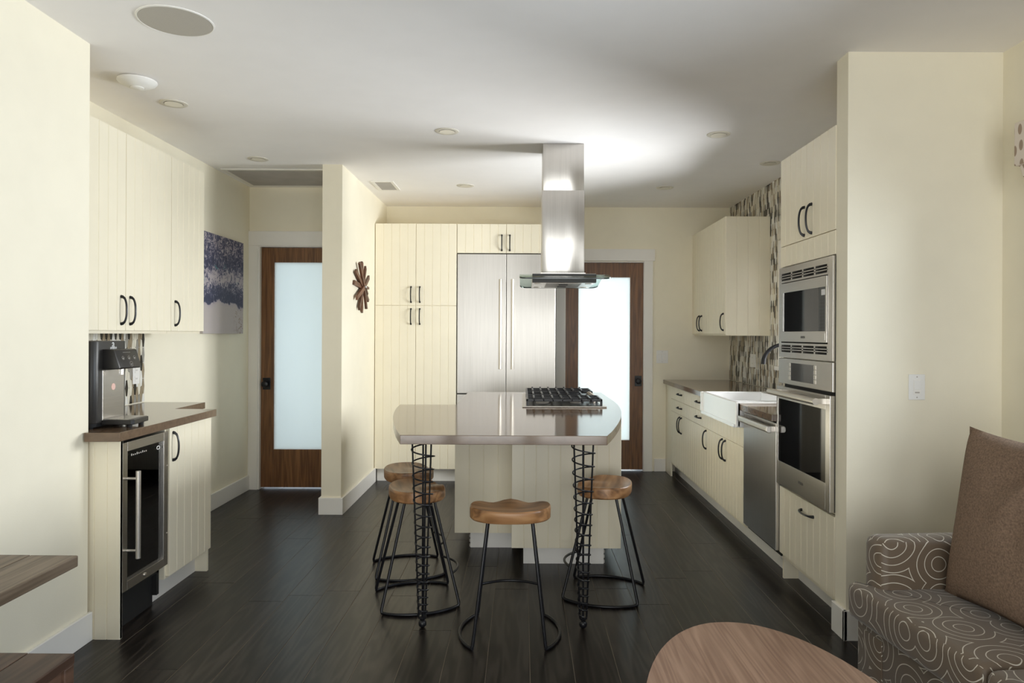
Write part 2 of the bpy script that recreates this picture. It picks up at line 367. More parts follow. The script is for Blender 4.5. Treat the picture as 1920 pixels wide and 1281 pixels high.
    def build(s, name, mat, parent=None, smooth=False, org=None, flip=True):
        bm = s.bm
        if org is None: org = ORG.get(parent.name, (0, 0, 0)) if parent else (0, 0, 0)
        org = Vector(org)
        if org.length: bmesh.ops.translate(bm, verts=bm.verts, vec=-org)
        if flip: bmesh.ops.recalc_face_normals(bm, faces=bm.faces)
        uvl = bm.loops.layers.uv.new('UVMap')
        for f in bm.faces:
            n = f.normal; a = max(range(3), key=lambda i: abs(n[i]))
            for l in f.loops:
                c = l.vert.co
                l[uvl].uv = (c.y, c.z) if a == 0 else ((c.x, c.z) if a == 1 else (c.x, c.y))
        me = bpy.data.meshes.new(name); bm.to_mesh(me); bm.free()
        for mm in (mat if isinstance(mat, (list, tuple)) else [mat]): me.materials.append(M[mm])
        if smooth:
            for p in me.polygons: p.use_smooth = True
            me.set_sharp_from_angle(angle=math.radians(38 if smooth is True else smooth))
        o = bpy.data.objects.new(name, me); C.objects.link(o)
        if parent:
            o.parent = parent; ORG[o.name] = tuple(org)
        else:
            o.location = org; ORG[o.name] = tuple(org)
        return o
def thing(name, label, cat, loc, group=None, rz=0):
    o = bpy.data.objects.new(name, None); C.objects.link(o); o.location = loc; o.rotation_euler = (0, 0, rz)
    o.empty_display_size = 0.05
    o['label'] = label; o['category'] = cat
    if group: o['group'] = group
    ORG[o.name] = tuple(loc)
    return o
def tag(o, label, cat, group=None):
    o['label'] = label; o['category'] = cat
    if group: o['group'] = group
    return o
def struct(o, label=None, cat=None):
    o['kind'] = 'structure'
    if label: o['label'] = label
    if cat: o['category'] = cat
    return o
def copy_tree(o, parent=None):
    c = o.copy(); C.objects.link(c); c.parent = parent
    for ch in list(o.children): copy_tree(ch, c)
    return c
def text(body, size, o, U, V, mat, parent, name='lettering', depth=0.0006, align='CENTER'):
    cu = bpy.data.curves.new(name, 'FONT'); cu.body = body; cu.size = size; cu.align_x = align; cu.extrude = depth
    t = bpy.data.objects.new('tmp', cu); me = bpy.data.meshes.new_from_object(t)
    U = Vector(U); V = Vector(V); W = U.cross(V)
    org = Vector(ORG.get(parent.name, (0, 0, 0)))
    mtx = Matrix.Translation(Vector(o) - org) @ Matrix((U, V, W)).transposed().to_4x4()
    me.transform(mtx); me.name = name; me.materials.clear(); me.materials.append(M[mat])
    bpy.data.objects.remove(t)
    ob = bpy.data.objects.new(name, me); C.objects.link(ob); ob.parent = parent; ORG[ob.name] = tuple(org)
    return ob
def handle(parent, c, along, out, L=0.14, proj=0.030, r=0.0052):
    """arched black pull: feet L apart along 'along', bowed towards 'out'"""
    c = Vector(c); a = Vector(along); n = Vector(out); b = MB(); pts = []; rs = []
    for i in range(17):
        t = -1 + 2 * i / 16
        pts.append(c + a * (t * L / 2) + n * (0.006 + (proj - 0.006) * math.sqrt(max(0.0, 1 - abs(t) ** 2.2))))
        rs.append(r * (1.55 - 0.55 * min(1.0, (1 - abs(t)) / 0.16)))
    b.tube(pts, rs, 8)
    for sg in (-1, 1):
        p = c + a * (sg * L / 2)
        b.lathe([(0.0085, -0.0005), (0.0085, 0.003), (0.0045, 0.012)], p, n, 10)
    return b.build('handle', 'black', parent, smooth=True)
XR = 2.085; XL = -2.40; YB = 7.18; HC = 2.65

# ================================================================== SETTING
fl = struct(MB().box(-2.52, 2.28, -2.02, 8.0, -0.05, -0.0012).build('floor', 'gap'), 'dark espresso oak plank floor with pale seams', 'floor')
pw = 0.179; x = -0.501 - 12 * pw
cut = {-0.501: [2.05, 3.30, 4.62], }
while x < 2.26:
    y = -2.02 - random.random() * 1.2; key = round(x, 3)
    ends = []
    if abs(x + 0.501) < 0.02: ends = [-2.02, -0.4, 1.35, 3.30, 4.75, 6.1, 7.3]
    elif abs(x + 0.143) < 0.02: ends = [-2.02, -0.9, 0.6, 2.2, 3.84, 5.2, 6.4, 7.3]
    else:
        ends = [-2.02]; y = -2.02 + 0.5 + random.random() * 1.2
        while y < 7.0:
            ends.append(y); y += 1.1 + random.random() * 0.9
        ends.append(7.3)
    for a, b_ in zip(ends, ends[1:]):
        x0 = max(x, -2.52) + 0.0009; x1 = min(x + pw, 2.28) - 0.0009
        if x1 - x0 < 0.01: continue
        MB().box(x0, x1, a + 0.0008, b_ - 0.0008, -0.02, 0.0, bev=0.0008, seg=1).build('plank', 'floor', fl)
    x += pw
struct(MB().box(-2.52, 2.28, -2.02, 7.32, HC, HC + 0.1).build('ceiling', 'ceiling'), 'smooth off white ceiling over kitchen and living area', 'ceiling')
# near left wall and recess
LY0, LY1, LZ0, LZ1 = -1.36, 0.16, 0.90, 2.10
struct(MB().box(-2.52, -1.925, LY1, 3.17, 0, HC).box(-2.52, -1.925, -2.02, LY0, 0, HC).box(-2.52, -1.925, LY0, LY1, 0, LZ0).box(-2.52, -1.925, LY0, LY1, LZ1, HC).build('wall_left', 'wall'), 'cream painted wall beside the weathered table', 'wall')
wrec = struct(MB().box(-2.52, XL, 3.17, 6.39, 0, HC).build('wall_recess', 'wall'), 'cream recess wall behind the coffee bar cabinets', 'wall')
# hall wall with door opening
b = MB(); b.box(XL, -2.325, 6.27, 6.39, 0, HC).box(-1.54, -1.52, 6.27, 6.39, 0, HC).box(-2.325, -1.54, 6.27, 6.39, 2.135, HC)
struct(b.build('wall_hall', 'wall'), 'tan shaded wall above the dark hallway door', 'wall')
struct(MB().box(-1.52, -1.37, 5.41, 7.30, 0, HC).build('wall_partition', 'wall'), 'cream partition wall end beside the tall pantry', 'wall')
b = MB(); b.box(-1.37, 0.418, YB, YB + 0.12, 0, HC).box(1.223, 2.20, YB, YB + 0.12, 0, HC).box(0.418, 1.223, YB, YB + 0.12, 2.105, HC)
struct(b.build('wall_back', 'wall'), 'cream back wall with the frosted pantry door', 'wall')
WY0, WY1, WZ0, WZ1 = 4.35, 5.70, 1.14, 2.05
b = MB(); b.box(XR, 2.20, 3.335, WY0, 0, HC).box(XR, 2.20, WY1, YB, 0, HC).box(XR, 2.20, WY0, WY1, 0, WZ0).box(XR, 2.20, WY0, WY1, WZ1, HC)
wright = struct(b.build('wall_right', 'wall'), 'kitchen side wall clad in mosaic tile around the sink window', 'wall')
struct(MB().box(1.462, 2.28, 3.22, 3.335, 0, HC).build('wall_column', 'wall'), 'cream wall end between oven tower and sofa', 'wall')
VY0, VY1, VZ0, VZ1 = 1.25, 2.94, 0.86, 2.10
UY0, UY1 = -1.42, 0.52
b = MB(); b.box(2.16, 2.28, -2.02, UY0, 0, HC).box(2.16, 2.28, UY1, VY0, 0, HC).box(2.16, 2.28, VY1, 3.22, 0, HC)
for q0, q1 in ((UY0, UY1), (VY0, VY1)): b.box(2.16, 2.28, q0, q1, 0, VZ0).box(2.16, 2.28, q0, q1, VZ1, HC)
struct(b.build('wall_right_near', 'wall'), 'cream window wall behind the sofa', 'wall')
b = MB(); b.box(-1.925, -1.75, -2.02, -1.90, 0, HC).box(1.95, 2.16, -2.02, -1.90, 0, HC).box(-1.75, 1.95, -2.02, -1.90, 2.40, HC)
struct(b.build('wall_rear', 'wall'), 'cream rear wall around the wide glass doors', 'wall')

# baseboards
def bb(name, x0, x1, y0, y1, label): struct(MB().box(x0, x1, y0, y1, 0, 0.128, bev=0.003).build(name, 'trim'), label, 'baseboard')
bb('baseboard_left', -1.925, -1.909, -1.9, 3.182, 'white baseboard under the weathered table wall')
bb('baseboard_recess', XL, XL + 0.016, 4.56, 6.27, 'white baseboard below the ocean canvas')
b = MB(); b.box(-1.537, -1.353, 5.393, 5.41, 0, 0.128, bev=0.003).box(-1.37, -1.353, 5.40, 6.62, 0, 0.128, bev=0.003).box(-1.537, -1.52, 5.40, 6.27, 0, 0.128, bev=0.003)
struct(b.build('baseboard_partition', 'trim'), 'white baseboard wrapping the partition wall end', 'baseboard')
bb('baseboard_back', 1.325, 1.44, YB - 0.016, YB, 'short white baseboard between back door and cabinets')
b = MB(); b.box(1.445, 2.16, 3.203, 3.22, 0, 0.135, bev=0.003).box(1.445, 1.462, 3.203, 3.335, 0, 0.135, bev=0.003)
struct(b.build('baseboard_column', 'trim'), 'white baseboard wrapping the wall end by the sofa', 'baseboard')
bb('baseboard_right', 2.144, 2.16, -1.9, 3.203, 'white baseboard behind the sofa')

# doors ------------------------------------------------------------
def door(name, x0, x1, y, ztop, zrail, ztop_glass, st, mat, pane, knobx, knobz, label, hinge_gap=0.012):
    d = bpy.data.objects.new(name, None); C.objects.link(d); d.location = ((x0 + x1) / 2, y, 0); ORG[d.name] = tuple(d.location)
    struct(d, label, 'door'); t0, t1 = y, y + 0.04
    MB().box(x0, x0 + st, t0, t1, hinge_gap, ztop, bev=0.002).build('stile', mat, d)
    MB().box(x1 - st, x1, t0, t1, hinge_gap, ztop, bev=0.002).build('stile', mat, d)
    MB().box(x0 + st, x1 - st, t0 + 0.001, t1, ztop_glass, ztop, bev=0.0015).build('top_rail', mat, d)
    MB().box(x0 + st, x1 - st, t0 + 0.001, t1, hinge_gap, zrail, bev=0.0015).build('bottom_rail', mat, d)
    MB().box(x0 + st - 0.004, x1 - st + 0.004, t0 + 0.014, t0 + 0.022, zrail - 0.004, ztop_glass + 0.004).build('frosted_pane', pane, d)
    kb = MB().box(knobx - 0.034, knobx + 0.034, t0 - 0.007, t0 + 0.001, knobz - 0.052, knobz + 0.052, bev=0.002).build('rosette', 'black', d)
    MB().lathe([(0.011, 0), (0.011, 0.028), (0.024, 0.034), (0.029, 0.046), (0.026, 0.060), (0.012, 0.066), (0, 0.066)], (knobx, t0 - 0.006, knobz), (0, -1, 0), 24).build('knob', 'black', kb, smooth=True)
    return d
door('door_1', -2.305, -1.56, 6.30, 2.125, 0.345, 1.995, 0.112, 'doorwood', 'frost', -2.254, 0.925, 'dark brown wooden door with pale blue frosted pane in hallway')
door('door_2', 0.430, 1.212, 7.20, 2.094, 0.307, 1.948, 0.130, 'doorwood', 'frost', 1.165, 0.905, 'reddish brown wooden door with bright white frosted pane')
# casings
b = MB(); b.box(-2.40, -2.318, 6.248, 6.27, 0, 2.135, bev=0.002).box(-2.40, -1.522, 6.244, 6.27, 2.135, 2.262, bev=0.002)
b.box(-2.325, -2.305, 6.262, 6.39, 0, 2.128).box(-1.56, -1.54, 6.262, 6.39, 0, 2.128).box(-2.325, -1.54, 6.262, 6.39, 2.128, 2.135).box(-1.545, -1.537, 6.248, 6.27, 0, 2.135)
struct(b.build('trim_1', 'trim'), 'white flat casing around the dark hallway door', 'door casing')
b = MB(); b.box(0.331, 0.424, YB - 0.02, YB, 0, 2.110, bev=0.002).box(1.216, 1.304, YB - 0.02, YB, 0, 2.110, bev=0.002).box(0.315, 1.322, YB - 0.026, YB, 2.110, 2.228, bev=0.002)
b.box(0.418, 0.430, YB - 0.006, YB + 0.12, 0, 2.098).box(1.212, 1.223, YB - 0.006, YB + 0.12, 0, 2.098).box(0.418, 1.223, YB - 0.006, YB + 0.12, 2.096, 2.105)
struct(b.build('trim_2', 'trim'), 'white casing with wide header around the reddish door', 'door casing')

# windows -----------------------------------------------------------
def win_x(name, xin, xout, y0, y1, z0, z1, mull, label):
    d = bpy.data.objects.new(name, None); C.objects.link(d); d.location = (xin, (y0 + y1) / 2, z0); ORG[d.name] = tuple(d.location); struct(d, label, 'window')
    b = MB(); c = 0.085
    b.box(xin - 0.02, xin, y0 - c, y0 + 0.01, z0 - 0.03, z1 + c, bev=0.003).box(xin - 0.02, xin, y1 - 0.01, y1 + c, z0 - 0.03, z1 + c, bev=0.003)
    b.box(xin - 0.022, xin, y0 - c, y1 + c, z1 - 0.01, z1 + c, bev=0.003)
    b.build('casing', 'trim', d)
    MB().box(xin - 0.05, xin + 0.08, y0 - c, y1 + c, z0 - 0.05, z0 - 0.018, bev=0.003).build('sill', 'trim', d)
    xm = xin + 0.014; ys = [y0] + [y0 + (y1 - y0) * k / mull for k in range(1, mull)] + [y1]
    for a, e in zip(ys, ys[1:]):
        s = MB(); s.box(xm, xm + 0.04, a, a + 0.045, z0 - 0.018, z1).box(xm, xm + 0.04, e - 0.045, e, z0 - 0.018, z1).box(xm, xm + 0.04, a + 0.045, e - 0.045, z0 - 0.018, z0 + 0.045).box(xm, xm + 0.04, a + 0.045, e - 0.045, z1 - 0.045, z1)
        sa = s.build('sash', 'trim', d)
        MB().box(xm + 0.017, xm + 0.022, a + 0.043, e - 0.043, z0 + 0.043, z1 - 0.043).build('pane', 'window', sa)
    return d
wd1 = win_x('window_1', 2.16, 2.28, VY0, VY1, VZ0, VZ1, 2, 'white framed window behind the sofa under a patterned shade')
lk = MB().box(2.128, 2.142, 2.985, 3.02, 1.20, 1.27, bev=0.004).box(2.122, 2.134, 2.992, 3.012, 1.235, 1.262, bev=0.003).build('window_latch', 'whiteplastic', wd1)
win_x('window_2', XR, 2.20, WY0, WY1, WZ0, WZ1, 2, 'window over the white sink')
win_x('added_window_4', 2.16, 2.28, UY0, UY1, VZ0, VZ1, 2, 'unseen white framed window added for light further along the sofa wall')  # added out of view to brighten the left wall and ceiling
dl = bpy.data.objects.new('added_window_5', None); C.objects.link(dl); dl.location = (-2.05, -0.6, LZ0); ORG[dl.name] = (-2.05, -0.6, LZ0); struct(dl, 'unseen deep set window added for light in left wall near the plank table', 'window')  # invented opening behind the camera, added to light the right hand fronts
for a, e in ((LY0, -0.6), (-0.6, LY1)):
    sa = MB().box(-2.07, -2.03, a, a + 0.045, LZ0, LZ1).box(-2.07, -2.03, e - 0.045, e, LZ0, LZ1).box(-2.07, -2.03, a + 0.045, e - 0.045, LZ0, LZ0 + 0.045).box(-2.07, -2.03, a + 0.045, e - 0.045, LZ1 - 0.045, LZ1).build('sash', 'trim', dl)
    MB().box(-2.052, -2.047, a + 0.043, e - 0.043, LZ0 + 0.043, LZ1 - 0.043).build('pane', 'window', sa)
d3 = bpy.data.objects.new('window_3', None); C.objects.link(d3); d3.location = (0.1, -1.9, 0); ORG[d3.name] = (0.1, -1.9, 0); struct(d3, 'wide glass patio doors in the rear wall', 'window')
for k in range(4):
    a = -1.75 + k * 3.7 / 4; e = a + 3.7 / 4
    s = MB().box(a, a + 0.08, -1.99, -1.94, 0, 2.40).box(e - 0.08, e, -1.99, -1.94, 0, 2.40).box(a + 0.08, e - 0.08, -1.99, -1.94, 0, 0.12).box(a + 0.08, e - 0.08, -1.99, -1.94, 2.30, 2.40).build('door_leaf', 'trim', d3)
    MB().box(a + 0.078, e - 0.078, -1.968, -1.962, 0.118, 2.302).build('pane', 'window', s)

# mosaic tiles --------------------------------------------------------
def spindle_mesh(h, wn, ww, t, sgn, mat, nm):
    """vertical leaf shaped piece, thickness along sgn*X"""
    b = MB(); zs = [-0.5, -0.25, 0, 0.25, 0.5]; ws = [wn, (wn + ww) / 2 * 1.04, ww, (wn + ww) / 2 * 1.04, wn]
    pts = [(w_, z * h) for z, w_ in zip(zs, ws)] + [(-w_, z * h) for z, w_ in list(zip(zs, ws))[::-1]]
    b.prism(pts, 0, sgn * t, axis='x')
    bmesh.ops.recalc_face_normals(b.bm, faces=b.bm.faces)
    me = bpy.data.meshes.new(nm); b.bm.to_mesh(me); b.bm.free(); me.materials.append(M[mat])
    return me
TH_ = 0.098; PT = 0.0235
def tiling(wall, X, sgn, y0, y1, z0, z1, holes, keyf, vis):
    protos = {m_: spindle_mesh(TH_ - 0.003, 0.0062, 0.0150, 0.006, sgn, m_, 'mosaic_tile') for m_ in TILES}
    MB().box(X, X + sgn * 0.002, y0, y1, z0, z1).build('grout', 'grout', wall) if not holes else None
    if holes:
        b = MB()
        for r in holes['bed']: b.box(X, X + sgn * 0.002, *r)
        b.build('grout', 'grout', wall)
    cells = []; c = 0; y = y0 + PT / 2
    while y < y1 - PT * 0.3:
        z = z0 + (TH_ / 2 if c % 2 else 0.0) + random.choice((0, 0, 0)) 
        while z < z1 + TH_ * 0.45:
            if not any(h[0] < y < h[1] and h[2] < z < h[3] for h in (holes['cut'] if holes else [])):
                zz0 = max(z0, z - TH_ / 2 + 0.0015); zz1 = min(z1, z + TH_ / 2 - 0.0015)
                if zz1 - zz0 > 0.012: cells.append((y, z, zz0, zz1))
            z += TH_
        y += PT; c += 1
    cells.sort(key=lambda q: (not vis(q), keyf(q)))
    nind = 0; rest = [q for q in cells]
    stuff = MB()
    for q in cells:
        y, z, a, e = q
        m_ = random.choices(TILES, (30, 24, 17, 12, 22))[0]
        full = (e - a) > TH_ - 0.006
        if nind < 298 and full:
            o = bpy.data.objects.new('mosaic_tile', protos[m_]); C.objects.link(o); o.parent = wall
            o.location = (X + sgn * 0.0015, y, z); nind += 1
        else:
            k0 = len(stuff.bm.faces); h2 = e - a
            def wdt(zv):
                t = min(1.0, abs(zv - z) / (TH_ / 2)); return 0.0150 + (0.0062 - 0.0150) * t
            zs = sorted(set([a, e] + [v for v in (z,) if a < v < e]))
            pts = [(y + wdt(v), v) for v in zs] + [(y - wdt(v), v) for v in zs[::-1]]
            stuff.prism(pts, X + sgn * 0.0015, X + sgn * 0.0075, axis='x')
            stuff.bm.faces.ensure_lookup_table()
            for f in stuff.bm.faces[k0:]: f.material_index = TILES.index(m_)
    o = stuff.build('mosaic_tile_field', TILES, wall); o['kind'] = 'stuff'
tiling(wrec, XL, 1, 3.18, 4.535, 0.935, 1.385, None, lambda q: -q[0], lambda q: q[0] > 3.9)
tiling(wright, XR, -1, 4.08, YB, 0.925, HC,
       {'bed': [(4.08, WY0 - 0.086, 0.925, HC), (WY1 + 0.086, YB, 0.925, HC), (WY0 - 0.086, WY1 + 0.086, 0.925, WZ0 - 0.051), (WY0 - 0.086, WY1 + 0.086, WZ1 + 0.086, HC)],
        'cut': [(WY0 - 0.10, WY1 + 0.10, WZ0 - 0.10, WZ1 + 0.13), (6.03, 7.2, 1.42, 2.32)]}, lambda q: q[0], lambda q: q[0] > 5.82)

# ================================================================== LEFT COFFEE BAR
XF = -1.812                       # carcass front; doors stand 2 cm proud
t = thing('base_cabinet', 'cream beadboard base cabinet with white toe kick next to wine cooler', 'cabinet', (-2.1, 3.64, 0))
MB().box(XL, XF, 3.622, 4.125, 0.118, 0.889).build('body', 'cab', t)
MB().box(XL, XF + 0.002, 4.106, 4.128, 0, 0.889, bev=0.001).build('side_panel', 'cab', t)
MB().box(XF - 0.08, XF - 0.065, 3.622, 4.106, 0, 0.120).build('toe_kick', 'toe', t)
d = MB().groove((XF, 3.638, 0.132), (0, 1, 0), (1, 0, 0), 0.484, 0.752).build('door', 'cab', t)
handle(d, (XF + 0.018, 3.672, 0.787), (0, 0, 1), (1, 0, 0))
t = thing('end_panel', 'narrow cream beadboard end panel beside the wine cooler', 'cabinet panel', (-1.86, 3.19, 0))
MB().groove((-1.965, 3.204, 0.0), (1, 0, 0), (0, -1, 0), 0.174, 0.889, t=0.018, pitch=0.058).build('beadboard', 'cab', t)
MB().box(-1.815, -1.791, 3.1875, 3.206, 0.0, 0.889, bev=0.0015).build('edge_strip', 'cab', t)
t = thing('shallow_base_cabinet', 'shallow cream cabinet stepped back at the end of coffee bar', 'cabinet', (-2.2, 4.14, 0))
MB().box(XL, -2.05, 4.131, 4.51, 0.118, 0.889).build('body', 'cab', t)
MB().box(XL, -2.10, 4.131, 4.51, 0, 0.120).build('toe_kick', 'toe', t)
d = MB().groove((-2.05, 4.136, 0.132), (0, 1, 0), (1, 0, 0), 0.368, 0.752).build('door', 'cab', t)
handle(d, (-2.032, 4.17, 0.787), (0, 0, 1), (1, 0, 0))
# counter
pl = [(-1.918, 3.128), (-1.766, 3.135), (-1.766, 4.128), (-2.012, 4.128), (-2.012, 4.535), (XL, 4.535), (XL, 3.172), (-1.918, 3.172)]
tag(MB().prism(pl, 0.890, 0.930, bev=0.002, seg=2).build('coffee_bar_worktop', 'quartz'), 'brown taupe stone worktop stepping back under the water dispenser', 'worktop')
# wine cooler
t = thing('wine_cooler', 'black glass fronted wine cooler with steel frame and bar handle', 'wine cooler', (-2.05, 3.41, 0))
b = MB(); b.box(-2.36, -2.34, 3.21, 3.615, 0.05, 0.87).box(-2.36, -1.835, 3.21, 3.232, 0.05, 0.87).box(-2.36, -1.835, 3.593, 3.615, 0.05, 0.87).box(-2.36, -1.835, 3.21, 3.615, 0.845, 0.87).box(-2.36, -1.835, 3.21, 3.615, 0.16, 0.20)
b.box(-2.36, -1.86, 3.23, 3.60, 0.0, 0.16)
b.build('body', 'darkmat', t)
fr = MB(); y0, y1, z0, z1, f = 3.206, 3.618, 0.198, 0.872, 0.042
fr.box(-1.834, -1.792, y0, y0 + f, z0, z1, bev=0.002).box(-1.834, -1.792, y1 - f, y1, z0, z1, bev=0.002).box(-1.834, -1.792, y0 + f, y1 - f, z0, z0 + f, bev=0.001).box(-1.834, -1.792, y0 + f, y1 - f, z1 - f, z1, bev=0.001)
dr = fr.build('door_frame', 'steel', t)
MB().box(-1.812, -1.806, y0 + f - 0.002, y1 - f + 0.002, z0 + f - 0.002, z1 - f + 0.002).build('glass', 'coolerglass', dr)
MB().tube([(-1.742, 3.245, 0.345), (-1.742, 3.245, 0.742)], 0.011, 16).tube([(-1.795, 3.245, 0.38), (-1.745, 3.245, 0.38)], 0.0065, 10).tube([(-1.795, 3.245, 0.707), (-1.745, 3.245, 0.707)], 0.0065, 10).build('bar_handle', 'satin', dr, smooth=True)
MB().lathe([(0.009, 0), (0.009, 0.004), (0.006, 0.006), (0, 0.006)], (-1.792, 3.40, 0.220), (1, 0, 0), 16).build('lock', 'satin', dr, smooth=True)
for zz in (0.36, 0.70): MB().lathe([(0.004, 0), (0.004, 0.002), (0, 0.003)], (-1.792, 3.608, zz), (1, 0, 0), 10).build('screw', 'satin', dr, smooth=True)
MB().tube([(-1.8055, 3.545 + 0.014 * math.cos(a * PI / 8), 0.800 + 0.008 * math.sin(a * PI / 8)) for a in range(16)], 0.0022, 6, closed=True).build('emblem', 'whiteplastic', dr, smooth=True)
b = MB()
for k in range(9): b.box(-1.806, -1.8052, 3.30 + k * 0.016, 3.308 + k * 0.016, 0.800, 0.806 + 0.004 * (k % 3 == 0))
b.build('touch_controls', 'grille', dr)
for zz in (0.29, 0.39, 0.49, 0.59, 0.69):
    b = MB(); b.box(-1.86, -1.845, 3.24, 3.585, zz, zz + 0.016)
    for k in range(7): b.tube([(-2.32, 3.26 + k * 0.052, zz + 0.006), (-1.85, 3.26 + k * 0.052, zz + 0.006)], 0.003, 6)
    sh = b.build('shelf', 'blackplastic', t)
    MB().box(-1.844, -1.838, 3.50, 3.53, zz + 0.012, zz + 0.032).box(-1.844, -1.838, 3.50, 3.545, zz + 0.004, zz + 0.012).build('shelf_clip', 'grille', sh)
# wall cabinets
def upper_left(label, y0, y1, doors, name='wall_cabinet'):
    t = thing(name, label, 'cabinet', (-2.2, y0, 1.38), 'wall cabinets over the coffee bar')
    MB().box(XL, -2.08, y0 + 0.001, y1 - 0.001, 1.384, 2.402).build('body', 'cab', t)
    MB().box(XL, -2.088, y0 + 0.001, y1 - 0.001, 1.365, 1.384).build('light_rail', 'cab', t)
    for a, e, hy in doors:
        d = MB().groove((-2.08, a + 0.0025, 1.381), (0, 1, 0), (1, 0, 0), e - a - 0.005, 1.022).build('door', 'cab', t)
        handle(d, (-2.062, hy, 1.485), (0, 0, 1), (1, 0, 0))
    return t
upper_left('cream two door wall cabinet over the water dispenser', 3.232, 4.192, [(3.232, 3.712, 3.668), (3.712, 4.192, 3.752)])
upper_left('cream single door wall cabinet beside the ocean canvas', 4.193, 4.622, [(4.193, 4.622, 4.238)])
# outlet on the mosaic
def plate(name, label, c, U, Nn, w_, h_, kind, cat='light switch'):
    c = Vector(c); U = Vector(U); Nn = Vector(Nn); t = thing(name, label, cat, tuple(c))
    def bx(u0, u1, n0, n1, v0, v1, bev=0.001):
        p = c + U * u0 + Nn * n0 + Vector((0, 0, v0)); q = c + U * u1 + Nn * n1 + Vector((0, 0, v1))
        return MB().box(p.x, q.x, p.y, q.y, p.z, q.z, bev=bev)
    bx(-w_ / 2, w_ / 2, 0, 0.005, -h_ / 2, h_ / 2, 0.002).build('plate', 'whiteplastic', t)
    if kind == 'outlet':
        for s in (-1, 1):
            o_ = bx(-0.017, 0.017, 0.005, 0.0075, s * 0.026 - 0.017, s * 0.026 + 0.017).build('receptacle', 'trim', t)
            for u in (-0.006, 0.006): bx(u - 0.001, u + 0.001, 0.0076, 0.0079, s * 0.026 - 0.003, s * 0.026 + 0.006, 0).build('slot', 'darkmat', o_)
    else:
        n = 2 if kind == 'double' else 1
        for k in range(n):
            uo = (k - (n - 1) / 2) * 0.046
            fr_ = bx(uo - 0.0168, uo + 0.0168, 0.005, 0.0068, -0.034, 0.034).build('rocker_frame', 'trim', t)
            bx(uo - 0.0145, uo + 0.0145, 0.0065, 0.0095, -0.010, 0.030, 0.001).build('rocker', 'whiteplastic', fr_)
            if n == 1: bx(uo - 0.010, uo + 0.010, 0.0066, 0.0088, -0.027, -0.021, 0.0005).build('dimmer_slider', 'grille', fr_)
        for s in (-1, 1):
            p = c + Nn * 0.005 + Vector((0, 0, s * h_ * 0.40)); MB().lathe([(0.003, 0), (0.003, 0.001), (0, 0.0012)], p, Nn, 10).build('screw', 'grille', t)
    return t
plate('wall_outlet', 'small white outlet plate on mosaic behind the water dispenser', (XL + 0.0065, 4.42, 1.11), (0, 1, 0), (1, 0, 0), 0.075, 0.115, 'outlet', 'outlet')
plate('wall_outlet', 'white outlet plate on the mosaic beside the black faucet', (XR - 0.0065, 6.44, 1.142), (0, 1, 0), (-1, 0, 0), 0.15, 0.118, 'outlet', 'outlet')
plate('light_switch', 'white double rocker switch on back wall by reddish door', (1.402, YB, 1.15), (1, 0, 0), (0, -1, 0), 0.118, 0.128, 'double')
plate('light_switch', 'white dimmer switch plate on wall above the sofa arm', (1.775, 3.22, 1.14), (1, 0, 0), (0, -1, 0), 0.074, 0.115, 'single')
# water dispenser
t = thing('water_dispenser', 'black countertop water dispenser with steel splash panel', 'water dispenser', (-2.1, 3.36, 0.93))
def rr(x0, x1, y0, y1, r, n=6):
    out = []
    for cx, cy, a0 in ((x1 - r, y0 + r, -PI / 2), (x1 - r, y1 - r, 0), (x0 + r, y1 - r, PI / 2), (x0 + r, y0 + r, PI)):
        for k in range(n + 1): out.append((cx + r * math.cos(a0 + k * PI / 2 / n), cy + r * math.sin(a0 + k * PI / 2 / n)))
    return out
MB().prism(rr(-2.24, -1.932, 3.225, 3.50, 0.035), 0.955, 1.330, bev=0.003, only='caps').build('body', 'charcoal', t, smooth=True)
MB().prism(rr(-2.23, -1.94, 3.235, 3.49, 0.03), 0.938, 0.956).build('plinth', 'darkmat', t, smooth=True)
MB().box(-1.933, -1.929, 3.285, 3.462, 0.958, 1.196, bev=0.001).build('splash_panel', 'steel', t)
MB().lathe([(0.016, 0), (0.016, 0.0008), (0, 0.0008)], (-1.929, 3.37, 1.115), (1, 0, 0), 24).build('sticker', 'pinksticker', t)
# dispensing head with sloping panel
hd = MB(); hp = [(-1.935, 1.200), (-1.858, 1.200), (-1.852, 1.206), (-1.875, 1.286), (-1.882, 1.292), (-1.935, 1.292)]
hd.prism(hp, 3.288, 3.474, axis='y', bev=0.004); head = hd.build('dispensing_head', 'blackplastic', t, smooth=True)
nU = Vector((0, 1, 0)); nV = Vector((-0.023, 0, 0.080)).normalized()
def on_panel(yy, k, off=0.0012): p = Vector((-1.852, yy, 1.206)) + Vector((-0.023, 0, 0.080)) * k; n_ = Vector((0.080, 0, 0.023)).normalized(); return p + n_ * off
for yy, kk, r_ in ((3.335, 0.56, 0.0085), (3.385, 0.56, 0.0085), (3.432, 0.56, 0.0085), (3.392, 0.20, 0.012)):
    MB().tube([on_panel(yy, kk) + (nU * math.cos(a * PI / 10) + nV * math.sin(a * PI / 10)) * r_ for a in range(20)], 0.0007, 5, closed=True).build('button', 'grille', head)
    text('•', 0.018, on_panel(yy, kk) - nV * 0.008, nU, nV, 'print', head, 'button_mark')
for k in range(5): text('-', 0.016, on_panel(3.35 + k * 0.013, 0.84), nU, nV, 'print', head, 'status_mark')
text('a', 0.052, (-1.9315, 3.372, 1.300), (0, 1, 0), (0, 0, 1), 'print', t, 'logo')
text('avalon', 0.021, (-1.9315, 3.374, 1.2925), (0, 1, 0), (0, 0, 1), 'print', t, 'lettering')
MB().lathe([(0.010, 0), (0.010, -0.03), (0.008, -0.03), (0, -0.03)], (-1.885, 3.36, 1.203), (0, 0, 1), 16).build('spout', 'steel', t, smooth=True)
